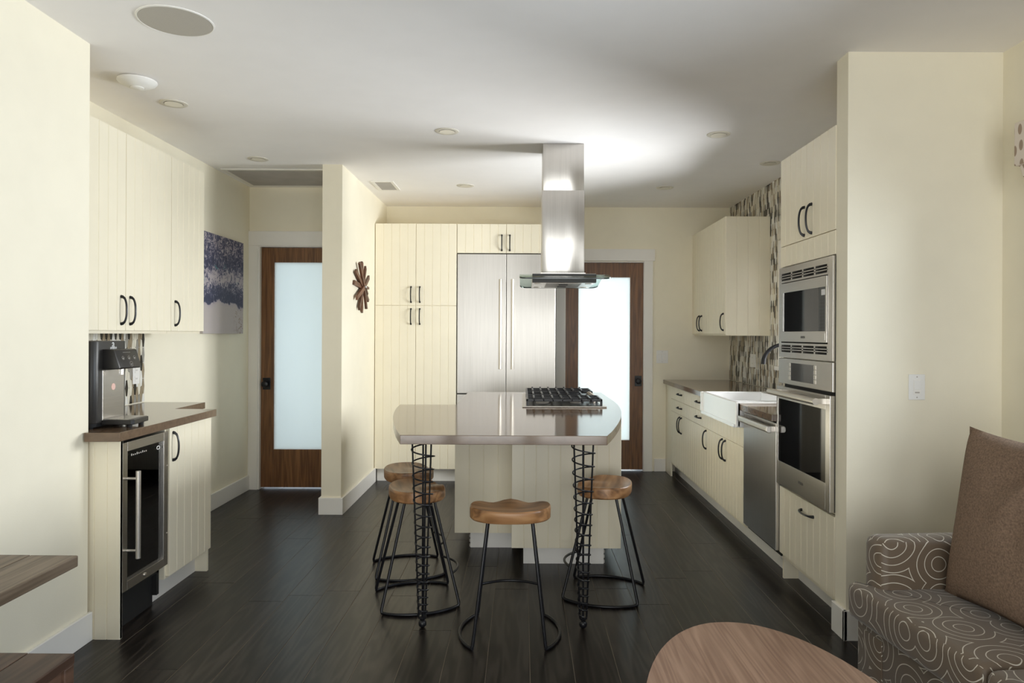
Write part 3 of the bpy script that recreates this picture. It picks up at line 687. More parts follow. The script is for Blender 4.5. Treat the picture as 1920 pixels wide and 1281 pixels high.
MB().prism([(-1.935, 3.285), (-1.800, 3.285), (-1.790, 3.30), (-1.805, 3.45), (-1.82, 3.465), (-1.935, 3.465)], 0.945, 0.968, bev=0.003, only='caps').build('drip_tray', 'blackplastic', t)
MB().box(-1.925, -1.815, 3.295, 3.455, 0.9675, 0.970).build('drip_grid', 'steel', t)
for fx, fy in ((-2.2, 3.26), (-2.2, 3.46), (-1.97, 3.26), (-1.97, 3.46), (-1.83, 3.33), (-1.83, 3.43)): MB().lathe([(0.011, 0), (0.013, 0.016), (0, 0.016)], (fx, fy, 0.9295), (0, 0, 1), 12).build('foot', 'darkmat', t)
# canvas
t = thing('canvas_print', 'unframed canvas of foaming blue ocean and pale beach', 'picture', (XL, 5.66, 1.365))
MB().box(XL + 0.002, XL + 0.037, 5.28, 6.04, 1.365, 2.128, bev=0.001).build('canvas', 'art', t)

# ================================================================== BACK RUN
t = thing('pantry_cabinet', 'tall cream beadboard pantry cabinet with four doors', 'cabinet', (-0.99, 6.9, 0))
MB().box(-1.366, -0.612, 6.62, YB - 0.006, 0.118, 2.388).build('body', 'cab', t)
MB().box(-1.352, -0.612, 6.66, 6.675, 0, 0.120).build('toe_kick', 'toe', t)
for x0, hx in ((-1.366, -1.033), (-0.989, -0.952)):
    for z0, h_, hz in ((0.122, 1.508, 1.53), (1.634, 0.754, 1.733)):
        d = MB().groove((x0 + 0.002, 6.62, z0), (1, 0, 0), (0, -1, 0), 0.373, h_).build('door', 'cab', t)
        handle(d, (hx, 6.602, hz), (0, 0, 1), (0, -1, 0))
t = thing('fridge_top_cabinet', 'short cream two door cabinet above the steel refrigerator', 'cabinet', (-0.155, 6.9, 2.118))
MB().box(-0.610, 0.304, 6.62, YB - 0.006, 2.120, 2.388).build('body', 'cab', t)
for x0, w_, hx in ((-0.608, 0.452, -0.196), (-0.152, 0.452, -0.122)):
    d = MB().groove((x0, 6.62, 2.119), (1, 0, 0), (0, -1, 0), w_, 0.268).build('door', 'cab', t)
    handle(d, (hx, 6.602, 2.214), (0, 0, 1), (0, -1, 0))
t = thing('refrigerator', 'tall stainless steel refrigerator with two doors and bar handles', 'refrigerator', (-0.155, 6.9, 0))
MB().box(-0.604, 0.300, 6.64, 7.16, 0.08, 2.112).build('body', 'darkmat', t)
MB().box(-0.60, 0.296, 6.67, 6.69, 0, 0.10).build('toe_grille', 'darkmat', t)
for x0, x1, hx in ((-0.605, -0.1545, -0.206), (-0.1505, 0.302, -0.095)):
    d = MB().box(x0, x1, 6.598, 6.642, 0.822, 2.110, bev=0.003).build('door', 'steelv', t)
    h = MB().tube([(hx, 6.540, 1.050), (hx, 6.540, 1.874)], 0.0135, 18)
    for zz in (1.10, 1.824): h.tube([(hx, 6.60, zz), (hx, 6.545, zz)], 0.008, 10)
    h.build('bar_handle', 'satin', d, smooth=True)
d = MB().box(-0.605, 0.302, 6.598, 6.642, 0.105, 0.814, bev=0.003).build('freezer_drawer', 'steelv', t)
MB().tube([(-0.50, 6.54, 0.74), (0.20, 6.54, 0.74)], 0.0135, 18).tube([(-0.45, 6.60, 0.74), (-0.45, 6.545, 0.74)], 0.008, 10).tube([(0.15, 6.60, 0.74), (0.15, 6.545, 0.74)], 0.008, 10).build('bar_handle', 'satin', d, smooth=True)
# starburst clock on the partition
t = thing('starburst_clock', 'wooden starburst wall clock of brown slats on the partition', 'clock', (-1.37, 6.04, 1.762))
slats = [(90, .205, .032), (63, .19, .032), (29, .195, .032), (2, .19, .03), (-28, .22, .032), (-64, .195, .032), (-92, .205, .032), (231, .23, .036), (201, .28, .036), (176, .29, .038), (157, .29, .036), (133, .255, .036)]
for i, (ang, L_, w_) in enumerate(slats):
    a = math.radians(ang); dy, dz = math.cos(a), math.sin(a); x0 = -1.369 + 0.009 * (i % 3); c0 = Vector((0, 6.04, 1.762))
    pts = [(6.04 + dy * r_ - dz * s * w_ / 2, 1.762 + dz * r_ + dy * s * w_ / 2) for r_, s in ((0.01, -1), (L_, -1), (L_ + 0.012, 1), (0.01, 1))]
    MB().prism(pts, x0, x0 + 0.018, axis='x').build('slat', 'clockwood', t)
MB().lathe([(0.034, 0), (0.034, 0.008), (0.028, 0.012), (0, 0.012)], (-1.345, 6.04, 1.762), (1, 0, 0), 24).build('hub', 'clockwood', t, smooth=True)
MB().lathe([(0.009, 0), (0.009, 0.012), (0, 0.014)], (-1.334, 6.05, 1.765), (1, 0, 0), 16).build('centre_cap', 'whiteplastic', t, smooth=True)
MB().box(-1.336, -1.330, 6.06, 6.19, 1.752, 1.772).build('hand', 'clockwood', t)
MB().prism([(6.05, 1.76), (6.13, 1.70), (6.155, 1.715), (6.06, 1.772)], -1.334, -1.329, axis='x').build('hand', 'clockwood', t)

# ================================================================== RIGHT RUN
XD = 1.458                       # carcass front, doors reach 1.44
def rbase(name, label, y0, y1, top=0.879):
    t = thing(name, label, 'cabinet', (1.75, (y0 + y1) / 2, 0))
    MB().box(XD, XR - 0.008, y0, y1, 0.118, top).build('body', 'cab', t)
    MB().box(XD + 0.075, XD + 0.09, y0, y1, 0, 0.120).build('toe_kick', 'toe', t)
    return t
def rfront(t, nm, y0, y1, z0, z1): return MB().groove((XD, y0 + 0.0015, z0 + 0.0015), (0, 1, 0), (-1, 0, 0), y1 - y0 - 0.003, z1 - z0 - 0.003).build(nm, 'cab', t)
t = rbase('base_cabinet', 'cream base cabinet with two doors and drawers against back wall', 6.162, YB - 0.004)
for z0, z1, hz in ((0.758, 0.882, 0.825), (0.640, 0.758, 0.702)):
    d = rfront(t, 'drawer_front', 6.162, 6.93, z0, z1); handle(d, (XD - 0.018, 6.52, hz), (0, 1, 0), (-1, 0, 0))
for y0, y1, hy in ((6.162, 6.49, 6.456), (6.49, 6.93, 6.525)):
    d = rfront(t, 'door', y0, y1, 0.14, 0.64); handle(d, (XD - 0.018, hy, 0.548), (0, 0, 1), (-1, 0, 0))
MB().box(XD - 0.016, XD, 6.932, YB - 0.004, 0.0, 0.882).build('filler_strip', 'cab', t)
t = rbase('base_cabinet', 'cream base cabinet with single door and drawers left of white sink', 5.55, 6.16)
for z0, z1, hz in ((0.758, 0.882, 0.825), (0.640, 0.758, 0.702)):
    d = rfront(t, 'drawer_front', 5.55, 6.16, z0, z1); handle(d, (XD - 0.018, 5.82, hz), (0, 1, 0), (-1, 0, 0))
d = rfront(t, 'door', 5.55, 6.16, 0.14, 0.64); handle(d, (XD - 0.018, 5.59, 0.552), (0, 0, 1), (-1, 0, 0))
t = rbase('sink_cabinet', 'cream beadboard cabinet with two doors beneath the white sink', 4.646, 5.548, top=0.766)
rfront(t, 'apron_panel', 4.646, 5.548, 0.640, 0.768)
for y0, y1, hy in ((4.646, 5.097, 5.058), (5.097, 5.548, 5.136)):
    d = rfront(t, 'door', y0, y1, 0.14, 0.64); handle(d, (XD - 0.018, hy, 0.552), (0, 0, 1), (-1, 0, 0))
# dishwasher
t = thing('dishwasher', 'dark stainless dishwasher with chunky pale handle', 'dishwasher', (1.75, 4.345, 0))
MB().box(XD + 0.012, 2.05, 4.05, 4.643, 0.12, 0.870).build('body', 'darkmat', t)
d = MB().box(XD - 0.020, XD + 0.014, 4.050, 4.643, 0.150, 0.872, bev=0.003).build('door', 'steeldark', t)
MB().prism([(1.384, 0.845), (1.384, 0.825), (1.392, 0.816), (1.414, 0.816), (1.414, 0.854), (1.392, 0.854)], 4.055, 4.60, axis='y', bev=0.003).box(1.405, 1.440, 4.075, 4.105, 0.822, 0.85).box(1.405, 1.440, 4.55, 4.58, 0.822, 0.85).build('bar_handle', 'satin', d)
MB().box(XD + 0.075, XD + 0.09, 4.05, 4.643, 0, 0.14).build('toe_kick', 'toe', t)
# worktop with sink cut-out
SY0, SY1 = 4.652, 5.545
pl = [(1.414, 4.048), (1.414, SY0 - 0.001), (1.935, SY0 - 0.001), (1.935, SY1 + 0.001), (1.414, SY1 + 0.001), (1.414, YB), (XR - 0.008, YB), (XR - 0.008, 4.048)]
tag(MB().prism(pl, 0.882, 0.921, bev=0.002).build('kitchen_worktop', 'quartz'), 'brown taupe stone worktop around the white sink', 'worktop')
# sink
t = thing('apron_sink', 'white fireclay double farmhouse sink with deep apron front', 'sink', (1.65, 5.025, 0.77))
b = MB(); w_ = 0.024; zb = 0.768; zt = 0.934
b.box(1.390, 1.390 + 0.034, SY0, SY1, zb, zt, bev=0.008, seg=3).box(1.905, 1.932, SY0, SY1, zb, zt, bev=0.006)
b.box(1.40, 1.93, SY0, SY0 + w_ * 1.3, zb, zt, bev=0.006).box(1.38, 1.93, SY1 - w_ * 1.3, SY1, zb, zt, bev=0.006).box(1.38, 1.93, SY0 + 0.01, SY1 - 0.01, zb, zb + 0.02)
b.box(1.84, 1.93, SY0 + 0.01, SY1 - 0.01, zb, zt - 0.002, bev=0.006)
b.build('basin', 'ceramic', t)
MB().box(1.41, 1.85, 5.08, 5.11, zb + 0.018, zt - 0.03, bev=0.008, seg=3).build('divider', 'ceramic', t, smooth=True)
for yy in (4.80, 5.25): MB().lathe([(0.04, 0), (0.04, 0.003), (0.03, 0.001), (0, 0.001)], (1.63, yy, zb + 0.0195), (0, 0, 1), 24).build('drain', 'satin', t, smooth=True)
# faucet
t = thing('faucet', 'black gooseneck faucet arching over the white sink', 'faucet', (1.98, 5.06, 0.921))
pts = [(2.0, 5.08, 0.93), (2.0, 5.08, 1.17)] + [(1.855 + 0.145 * math.cos(a), 5.08, 1.17 + 0.135 * math.sin(a)) for a in [PI * k / 14 for k in range(1, 14)]] + [(1.71, 5.08, 1.165)]
MB().tube(pts, [0.013] * (len(pts) - 3) + [0.0145, 0.016, 0.017], 14).build('spout', 'black', t, smooth=True)
MB().lathe([(0.028, 0), (0.028, 0.008), (0.02, 0.016), (0.014, 0.03), (0, 0.03)], (2.0, 5.08, 0.9205), (0, 0, 1), 20).build('base', 'black', t, smooth=True)
MB().tube([(2.0, 5.08, 1.02), (2.0, 5.02, 1.03), (1.995, 4.98, 1.06)], [0.008, 0.007, 0.005], 10).build('lever', 'black', t, smooth=True)
# wall cabinets right
def upper_right(label, y0, y1, doors):
    t = thing('wall_cabinet', label, 'cabinet', (1.9, y0, 1.37), 'wall cabinets beside the mosaic wall')
    MB().box(1.720, XR - 0.009, y0 + 0.001, y1 - 0.001, 1.386, 2.368).build('body', 'cab', t)
    MB().box(1.725, XR - 0.009, y0 + 0.001, y1 - 0.001, 1.366, 1.386).build('light_rail', 'cab', t)
    for a, e, hy in doors:
        d = MB().groove((1.720, a + 0.0015, 1.383), (0, 1, 0), (-1, 0, 0), e - a - 0.003, 0.986).build('door', 'cab', t)
        handle(d, (1.702, hy, 1.482), (0, 0, 1), (-1, 0, 0))
    return t
t = upper_right('cream single door wall cabinet with beadboard end over the sink run', 6.012, 6.498, [(6.012, 6.498, 6.058)])
MB().groove((1.704, 6.0125, 1.368), (1, 0, 0), (0, -1, 0), XR - 0.009 - 1.704, 1.000, t=0.014, pitch=0.09).build('beadboard_end', 'cab', t)
upper_right('cream two door wall cabinet tucked against the back wall', 6.499, YB, [(6.499, 6.835, 6.785), (6.835, YB, 6.875)])
# oven tower
TY0, TY1 = 3.337, 4.046
t = thing('oven_tower', 'tall cream cabinet housing the microwave and wall oven', 'cabinet', (1.75, 3.69, 0))
b = MB(); xb = XR - 0.001
b.box(1.478, xb, TY0, TY0 + 0.018, 0, 2.355).box(1.478, xb, TY1 - 0.018, TY1, 0, 2.355).box(2.06, xb, TY0 + 0.018, TY1 - 0.018, 0.1, 2.355)
b.box(1.478, 2.06, TY0 + 0.018, TY1 - 0.018, 0.118, 0.14).box(1.478, 2.06, TY0 + 0.018, TY1 - 0.018, 0.525, 0.545).box(1.478, 2.06, TY0 + 0.018, TY1 - 0.018, 1.236, 1.248).box(1.478, 2.06, TY0 + 0.018, TY1 - 0.018, 1.742, 1.76).box(1.478, 2.06, TY0 + 0.018, TY1 - 0.018, 2.337, 2.355)
b.build('body', 'cab', t)
MB().box(1.56, 1.575, TY0 + 0.018, TY1 - 0.018, 0, 0.125).build('toe_kick', 'toe', t)
def tfront(nm, y0, y1, z0, z1, pitch=0.076): return MB().groove((1.478, y0, z0), (0, 1, 0), (-1, 0, 0), y1 - y0, z1 - z0, t=0.02, pitch=pitch).build(nm, 'cab', t)
d = tfront('drawer_front', TY0, TY1, 0.148, 0.522); handle(d, (1.458, 3.648, 0.462), (0, 1, 0), (-1, 0, 0), L=0.15)
tfront('filler_panel', TY0, TY1, 1.752, 1.864)
for y0, y1, hy in ((TY0, 3.676, 3.612), (3.680, TY1, 3.705)):
    d = tfront('door', y0, y1, 1.868, 2.354); handle(d, (1.458, hy, 1.962), (0, 0, 1), (-1, 0, 0), L=0.145)
# microwave
XM = 1.450
t = thing('microwave', 'built-in steel microwave with slotted trim above the oven', 'microwave', (1.75, 3.69, 1.25))
MB().box(1.475, 1.95, 3.365, 4.02, 1.252, 1.738).build('body', 'darkmat', t)
b = MB(); ya, yb = TY0 + 0.004, TY1 - 0.002; va, vb = 3.398, 4.012
b.box(XM, 1.477, ya, va, 1.249, 1.746, bev=0.001).box(XM, 1.477, vb, yb, 1.249, 1.746, bev=0.001)
b.box(XM, 1.477, va, vb, 1.713, 1.746).box(XM, 1.477, va, vb, 1.249, 1.278)
for z0, z1 in ((1.672, 1.713), (1.278, 1.318)):
    hgt = (z1 - z0) / 3
    for k in range(1, 3): b.box(XM, 1.47, va, vb, z0 + k * hgt - 0.0022, z0 + k * hgt + 0.0022)
    for k in range(0, 5):
        yy = va + (vb - va) * k / 4
        b.box(XM, 1.47, max(va, yy - 0.009), min(vb, yy + 0.009), z0, z1)
b.box(XM, 1.477, va, vb, 1.662, 1.672).box(XM, 1.477, va, vb, 1.318, 1.329)
b.build('trim_frame', 'steel', t)
MB().box(1.468, 1.476, va, vb, 1.275, 1.716).build('slot_backing', 'darkmat', t)
b = MB(); wz0, wz1 = 1.391, 1.605
b.box(1.446, 1.468, 3.402, 4.006, 1.336, wz0, bev=0.001).box(1.446, 1.468, 3.402, 4.006, wz1, 1.657, bev=0.001).box(1.446, 1.468, 3.402, 3.417, wz0, wz1).box(1.446, 1.468, 3.974, 4.006, wz0, wz1)
dr = b.build('door', 'steel', t)
MB().box(1.450, 1.462, 3.5035, 3.9745, wz0 - 0.001, wz1 + 0.001).build('window_glass', 'darkglass', dr)
kp = MB().box(1.4495, 1.462, 3.4165, 3.502, wz0 - 0.001, wz1 + 0.001).build('control_panel', 'blackplastic', t)
MB().box(1.4488, 1.4496, 3.427, 3.47, 1.566, 1.594).build('display', 'print', kp)
b = MB()
for r_ in range(9):
    for c_ in range(3): b.box(1.4490, 1.4496, 3.425 + c_ * 0.024, 3.443 + c_ * 0.024, 1.402 + r_ * 0.017, 1.414 + r_ * 0.017)
b.build('keypad', 'charcoal', kp)
MB().box(1.4445, 1.4461, 3.418, 3.482, 1.348, 1.382, bev=0.0008).build('release_button', 'steel', dr)
text('BOSCH', 0.016, (1.4457, 3.69, 1.356), (0, -1, 0), (0, 0, 1), 'darkprint', dr)
# oven
t = thing('wall_oven', 'stainless wall oven with dark glass door below the microwave', 'oven', (1.75, 3.69, 0.545))
MB().box(1.476, 2.0, 3.365, 4.02, 0.548, 1.234).build('body', 'darkmat', t)
cp = MB().box(XM, 1.477, ya, yb, 1.104, 1.244, bev=0.002).build('control_panel', 'steel', t)
MB().box(XM - 0.0012, XM + 0.002, 3.562, 3.86, 1.128, 1.222).build('display', 'greyglass', cp)
b = MB()
for yy in (3.545, 3.877):
    for k in range(4): b.box(XM - 0.0012, XM + 0.001, yy - 0.012, yy + 0.012, 1.130 + k * 0.024, 1.148 + k * 0.024)
b.build('touch_key', 'satin', cp)
b = MB(); gy0, gy1, gz0, gz1 = 3.392, 4.02, 0.670, 1.018
b.box(XM - 0.012, 1.475, ya, gy0, 0.540, 1.088, bev=0.002).box(XM - 0.012, 1.475, gy1, yb, 0.540, 1.088, bev=0.002).box(XM - 0.012, 1.475, gy0, gy1, 0.540, gz0, bev=0.001).box(XM - 0.012, 1.475, gy0, gy1, gz1, 1.088, bev=0.001)
dr = b.build('door', 'steel', t)
MB().box(XM - 0.010, 1.465, gy0 - 0.001, gy1 + 0.001, gz0 - 0.001, gz1 + 0.001).build('window_glass', 'darkglass', dr)
MB().tube([(1.385, 3.372, 1.058), (1.385, 4.008, 1.058)], 0.017, 16).box(1.385, 1.44, 3.385, 3.415, 1.046, 1.070).box(1.385, 1.44, 3.965, 3.995, 1.046, 1.070).build('bar_handle', 'satin', dr, smooth=True)
text('BOSCH', 0.019, (XM - 0.0122, 3.69, 0.600), (0, -1, 0), (0, 0, 1), 'darkprint', dr)

# ================================================================== ISLAND
def bez(p0, p1, p2, n):
    return [((1 - t_) ** 2 * p0[0] + 2 * t_ * (1 - t_) * p1[0] + t_ * t_ * p2[0], (1 - t_) ** 2 * p0[1] + 2 * t_ * (1 - t_) * p1[1] + t_ * t_ * p2[1]) for t_ in [k / n for k in range(n + 1)]]
rc = bez((0.378, 3.172), (0.615, 4.05), (0.618, 4.80), 14)
lc = bez((-0.778, 4.545), (-0.742, 3.90), (-0.543, 3.172), 12)
pl = rc + [(0.612, 5.56), (-0.420, 5.56), (-0.420, 4.545)] + lc
tag(MB().prism(pl, 0.879, 0.920, bev=0.002).build('island_worktop', 'quartz'), 'polished brown taupe island top with curved ends', 'worktop')
t = thing('island_cabinet', 'cream beadboard island cabinet carrying the cooktop end', 'cabinet', (0.26, 4.85, 0))
MB().box(-0.058, 0.580, 4.215, 5.50, 0.118, 0.879).build('body', 'cab', t)
MB().groove((-0.060, 4.215, 0.115), (1, 0, 0), (0, -1, 0), 0.642, 0.764, t=0.02, pitch=0.0715).build('beadboard_end', 'cab', t)
MB().box(0.010, 0.490, 4.272, 5.45, 0, 0.120).build('toe_kick', 'toe', t)
b = MB()
for k in range(4): b.box(0.490, 0.497, 4.276, 4.284, 0.004 + k * 0.030, 0.022 + k * 0.030)
b.build('toe_clip', 'grille', t)
t = thing('island_cabinet', 'shaded cream island cabinet set back beside the stools', 'cabinet', (-0.24, 4.95, 0))
MB().box(-0.420, -0.062, 4.530, 5.50, 0.118, 0.879).build('body', 'cab', t)
MB().groove((-0.424, 4.530, 0.115), (1, 0, 0), (0, -1, 0), 0.362, 0.764, t=0.02, pitch=0.0905).build('beadboard_end', 'cab', t)
MB().box(-0.330, -0.062, 4.590, 5.45, 0, 0.120).build('toe_kick', 'toe', t)
b = MB()
for k in range(4): b.box(-0.337, -0.330, 4.594, 4.602, 0.004 + k * 0.030, 0.022 + k * 0.030)
b.build('toe_clip', 'grille', t)
# coil legs
def coil_leg(label, cx, cy, ph, lean):
    t = thing('coil_table_leg', label, 'table leg', (cx, cy, 0), 'coil legs under the island overhang')
    zt = 0.872
    def R(z): return 0.019 + (0.056 - 0.019) * (z / zt) ** 1.0
    def cc(z): return cx + lean * (z / zt), cy
    pts = []; z = zt - 0.012; a = ph; da = 2 * PI / 20
    while z > 0.058:
        x_, y_ = cc(z); pts.append((x_ + R(z) * math.cos(a), y_ + R(z) * math.sin(a), z)); a += da
        z -= (0.028 + 0.038 * z / zt) / 20
    MB().tube(pts, 0.0036, 6).build('coil', 'black', t, smooth=60)
    for k in range(3):
        an = ph + 0.5 + k * 2 * PI / 3; q = []
        for z in (zt, 0.6, 0.3, 0.050):
            x_, y_ = cc(z); q.append((x_ + (R(z) - 0.003) * math.cos(an), y_ + (R(z) - 0.003) * math.sin(an), z))
        MB().tube(q, 0.0042, 8).build('rod', 'black', t, smooth=True)
    x_, y_ = cc(zt)
    MB().tube([(cx, cy, 0.03), (x_, y_, zt)], 0.0045, 8).build('centre_rod', 'black', t, smooth=True)
    MB().lathe([(0.050, 0.0), (0.060, 0.001), (0.060, 0.007), (0, 0.007)], (x_, y_, zt), (0, 0, 1), 24).build('top_plate', 'black', t)
    MB().lathe([(0.0, 0.0)] + [(0.019 * math.sin(PI * k / 10), 0.019 - 0.019 * math.cos(PI * k / 10)) for k in range(1, 10)] + [(0.012, 0.038), (0.019, 0.046), (0.019, 0.052), (0, 0.054)], (cx, cy, 0), (0, 0, 1), 18).build('ball_foot', 'black', t, smooth=True)
coil_leg('tapering black coil spring leg under island corner nearest the paired stools', -0.462, 3.335, 0.4, 0.0)
coil_leg('tapering black coil spring leg under island corner beside single stool on oven side', 0.288, 3.335, 2.0, -0.002)
# stools
def make_stool():
    t = thing('bar_stool', 'x', 'stool', (0, 0, 0), 'wooden saddle seat bar stools around the island')
    a_, b_ = 0.186, 0.142; nseg = 48; nr = 10; bm_ = MB(); bm = bm_.bm
    def out(th):
        c, s = math.cos(th), math.sin(th); return a_ * math.copysign(abs(c) ** 0.80, c), b_ * math.copysign(abs(s) ** 0.80, s) * (1.0 - 0.06 * c * c)
    def top(x_, y_):
        u = x_ / a_; v = y_ / b_; r2 = u * u + v * v
        z = 0.575 + 0.015 * u * u + 0.010 * max(0, -v) ** 2
        z += 0.007 * math.exp(-(u / 0.26) ** 2) * max(0.0, v + 0.2)          # pommel
        z -= 0.010 * math.exp(-((abs(u) - 0.48) / 0.25) ** 2) * max(0.0, v + 0.3)  # thigh scoops
        return z
    rings = []
    for j in range(nr + 1):
        k = j / nr; rings.append([])
        if j == 0:
            rings[-1] = [bm.verts.new((0, 0, top(0, 0)))]; continue
        for i in range(nseg):
            x_, y_ = out(2 * PI * i / nseg); kk = k * 0.965
            rings[-1].append(bm.verts.new((x_ * kk, y_ * kk, top(x_ * kk, y_ * kk))))
    edge = []
    for f_, dz in ((0.992, -0.004), (1.0, -0.012), (0.995, None), (0.96, 'b')):
        rg = []
        for i in range(nseg):
            x_, y_ = out(2 * PI * i / nseg); zt = top(x_ * 0.965, y_ * 0.965)
            z = zt + dz if isinstance(dz, float) else (0.538 if dz is None else 0.531)
            rg.append(bm.verts.new((x_ * f_, y_ * f_, z)))
        rings.append(rg)
    for A, B in zip(rings, rings[1:]):
        for i in range(nseg):
            q = [A[i % len(A)], A[(i + 1) % len(A)], B[(i + 1) % nseg], B[i]]; q = list(dict.fromkeys(q)); bm.faces.new(q)
    bm.faces.new(rings[-1])
    bm_.build('seat', 'stoolwood', t, smooth=True)
    r = 0.0075; fx, fy = 0.158, 0.192; tx, ty = 0.098, 0.070; zf = r
    for sx in (-1, 1):
        for sy in (-1, 1):
            MB().tube([(sx * tx, sy * ty, 0.545), (sx * fx, sy * fy, zf + 0.012), (sx * (fx + 0.003), sy * (fy - 0.002), zf + 0.002)], r, 10).build('leg', 'black', t, smooth=60)
        pts = [(sx * (fx + 0.072 * (1 - (q / 8) ** 2) ** 0.8), fy * q / 8, zf) for q in range(-8, 9)]
        MB().tube(pts, r, 10).build('floor_bar', 'black', t, smooth=60)
    k = (0.545 - 0.165) / (0.545 - 0.0195); lx = tx + (fx - tx) * k; ly = ty + (fy - ty) * k
    MB().tube([(lx * q / 8, ly + 0.055 * (1 - (q / 8) ** 2), 0.165) for q in range(-8, 9)], r * 0.9, 10).build('footrest', 'black', t, smooth=60)
    MB().box(-0.11, 0.11, -0.085, 0.085, 0.526, 0.5315, bev=0.003).build('seat_plate', 'black', t)
    return t
st = make_stool()
spots = [((-0.053, 3.285), 0.0, 'saddle seat bar stool facing the straight front edge of the island'),
         ((0.440, 3.805), PI / 2 - 0.26, 'saddle seat bar stool standing alone on the oven side of the island'),
         ((-0.543, 3.695), -PI / 2 + 0.28, 'saddle seat bar stool right behind the coil leg on the pantry side'),
         ((-0.662, 4.175), -PI / 2 + 0.25, 'saddle seat bar stool half hidden by another stool, closest to the pantry')]
for i, (p, rz, lb) in enumerate(spots):
    o = st if i == 0 else copy_tree(st)
    o.location = (p[0], p[1], 0); o.rotation_euler = (0, 0, rz); o['label'] = lb
# cooktop
t = thing('gas_cooktop', 'stainless gas cooktop with black cast grates on the island', 'cooktop', (0.26, 4.90, 0.92))
cx0, cx1, cy0, cy1 = 0.0, 0.52, 4.39, 5.36
MB().box(cx0, cx1, cy0, cy1, 0.9201, 0.929, bev=0.004).build('tray', 'satin', t)
MB().box(cx0 + 0.03, cx1 - 0.03, cy0 + 0.03, cy1 - 0.03, 0.9285, 0.9305, bev=0.001).build('burner_well', 'blackplastic', t)
for bx_, by_, r_ in ((0.13, 4.58, .045), (0.34, 4.60, .035), (0.22, 4.88, .055), (0.13, 5.16, .035), (0.33, 5.18, .045)):
    q = MB().lathe([(r_, 0), (r_, 0.010), (r_ * 0.8, 0.014), (0, 0.014)], (bx_, by_, 0.930), (0, 0, 1), 24).build('burner', 'grille', t, smooth=True)
    MB().lathe([(r_ * 0.75, 0), (r_ * 0.75, 0.006), (0, 0.008)], (bx_, by_, 0.944), (0, 0, 1), 24).build('burner_cap', 'black', q, smooth=True)
gw = 0.006
for gi, (g0, g1, xr) in enumerate(((4.415, 4.72, 0.495), (4.725, 5.03, 0.405), (5.035, 5.335, 0.495))):
    b = MB(); x0 = 0.025; x1 = xr; z0, z1 = 0.955, 0.970
    for yy in (g0, g1 - gw * 2): b.box(x0, x1, yy, yy + gw * 2, z0, z1, bev=0.002)
    b.box(x0, x0 + gw * 2, g0, g1, z0, z1, bev=0.002).box(x1 - gw * 2, x1, g0, g1, z0, z1, bev=0.002)
    ym = (g0 + g1) / 2
    b.box(x0, x1, ym - gw, ym + gw, z0, z1, bev=0.002)
    n = 7 if xr > 0.45 else 5
    for k in range(n):
        xx = x0 + 0.048 + k * 0.0585
        b.box(xx - gw, xx + gw, g0, g1, z0 + 0.001, z1 + 0.004, bev=0.002)
        for yy in (g0 + 0.002, g1 - 0.014): b.box(xx - gw, xx + gw, yy, yy + 0.012, z1, z1 + 0.009, bev=0.002)
    for xx in (x0, x1 - 0.014):
        for yy in (g0, g1 - 0.014): b.box(xx, xx + 0.014, yy, yy + 0.014, 0.929, z0 + 0.002)
    b.build('grate', 'black', t)
for k in range(5):
    yy = 4.745 + k * 0.065
    kn = MB().lathe([(0.021, 0), (0.021, 0.008), (0.0175, 0.010), (0.0165, 0.036), (0.012, 0.039), (0, 0.039)], (0.466, yy, 0.929), (0, 0, 1), 24).build('knob', 'knob', t, smooth=True)
    MB().box(0.462, 0.470, yy - 0.018, yy + 0.018, 0.966, 0.971, bev=0.001).build('grip', 'knob', kn)

# hood
t = thing('range_hood', 'stainless island range hood with curved glass canopy', 'range hood', (0.265, 4.92, 1.70))
hx, hy = 0.268, 4.92; cw, cd = 0.142, 0.14
MB().box(hx - cw + 0.004, hx + cw - 0.004, hy - cd + 0.004, hy + cd - 0.004, 2.33, HC, bev=0.004).build('upper_chimney', 'steelhood', t, smooth=True)
MB().box(hx - cw, hx + cw, hy - cd, hy + cd, 1.778, 2.335, bev=0.004).build('lower_chimney', 'steelhood', t, smooth=True)
b = MB(); n = 24; gl0, gl1 = hy - 0.455, hy + 0.455; ghw = 0.290; cr = 0.05
def gz(y_): return 1.776 - 0.050 * min(1.0, abs((y_ - hy) / 0.455)) ** 2.0
def ghalf(y_):
    d_ = min(y_ - gl0, gl1 - y_)
    return ghw if d_ >= cr else ghw - cr + math.sqrt(max(0.0, cr * cr - (cr - d_) ** 2))
ys = [gl0 + cr * (1 - math.cos(PI / 2 * k / 6)) for k in range(6)] + [gl0 + cr + (gl1 - gl0 - 2 * cr) * k / n for k in range(n + 1)] + [gl1 - cr * (1 - math.cos(PI / 2 * k / 6)) for k in range(5, -1, -1)]
top_ = []; bot_ = []
for y_ in ys:
    hw_ = max(ghalf(y_), 0.01); z = gz(y_)
    top_.append([b.bm.verts.new((hx + s * hw_, y_, z)) for s in (-1, 1)]); bot_.append([b.bm.verts.new((hx + s * hw_, y_, z - 0.009)) for s in (-1, 1)])
for i in range(len(ys) - 1):
    b.bm.faces.new([top_[i][0], top_[i][1], top_[i + 1][1], top_[i + 1][0]]); b.bm.faces.new([bot_[i][0], bot_[i + 1][0], bot_[i + 1][1], bot_[i][1]])
    e1 = b.bm.faces.new([top_[i][0], top_[i + 1][0], bot_[i + 1][0], bot_[i][0]]); e2 = b.bm.faces.new([top_[i][1], bot_[i][1], bot_[i + 1][1], top_[i + 1][1]])
    if i < 6 or i > len(ys) - 8: e1.material_index = e2.material_index = 1
for i in (0, -1):
    f = b.bm.faces.new([top_[i][0], bot_[i][0], bot_[i][1], top_[i][1]]); f.material_index = 1
b.build('glass_canopy', ['hoodglass', 'glassedge'], t)
b = MB(); bw = 0.207; b0, b1 = hy - 0.30, hy + 0.24
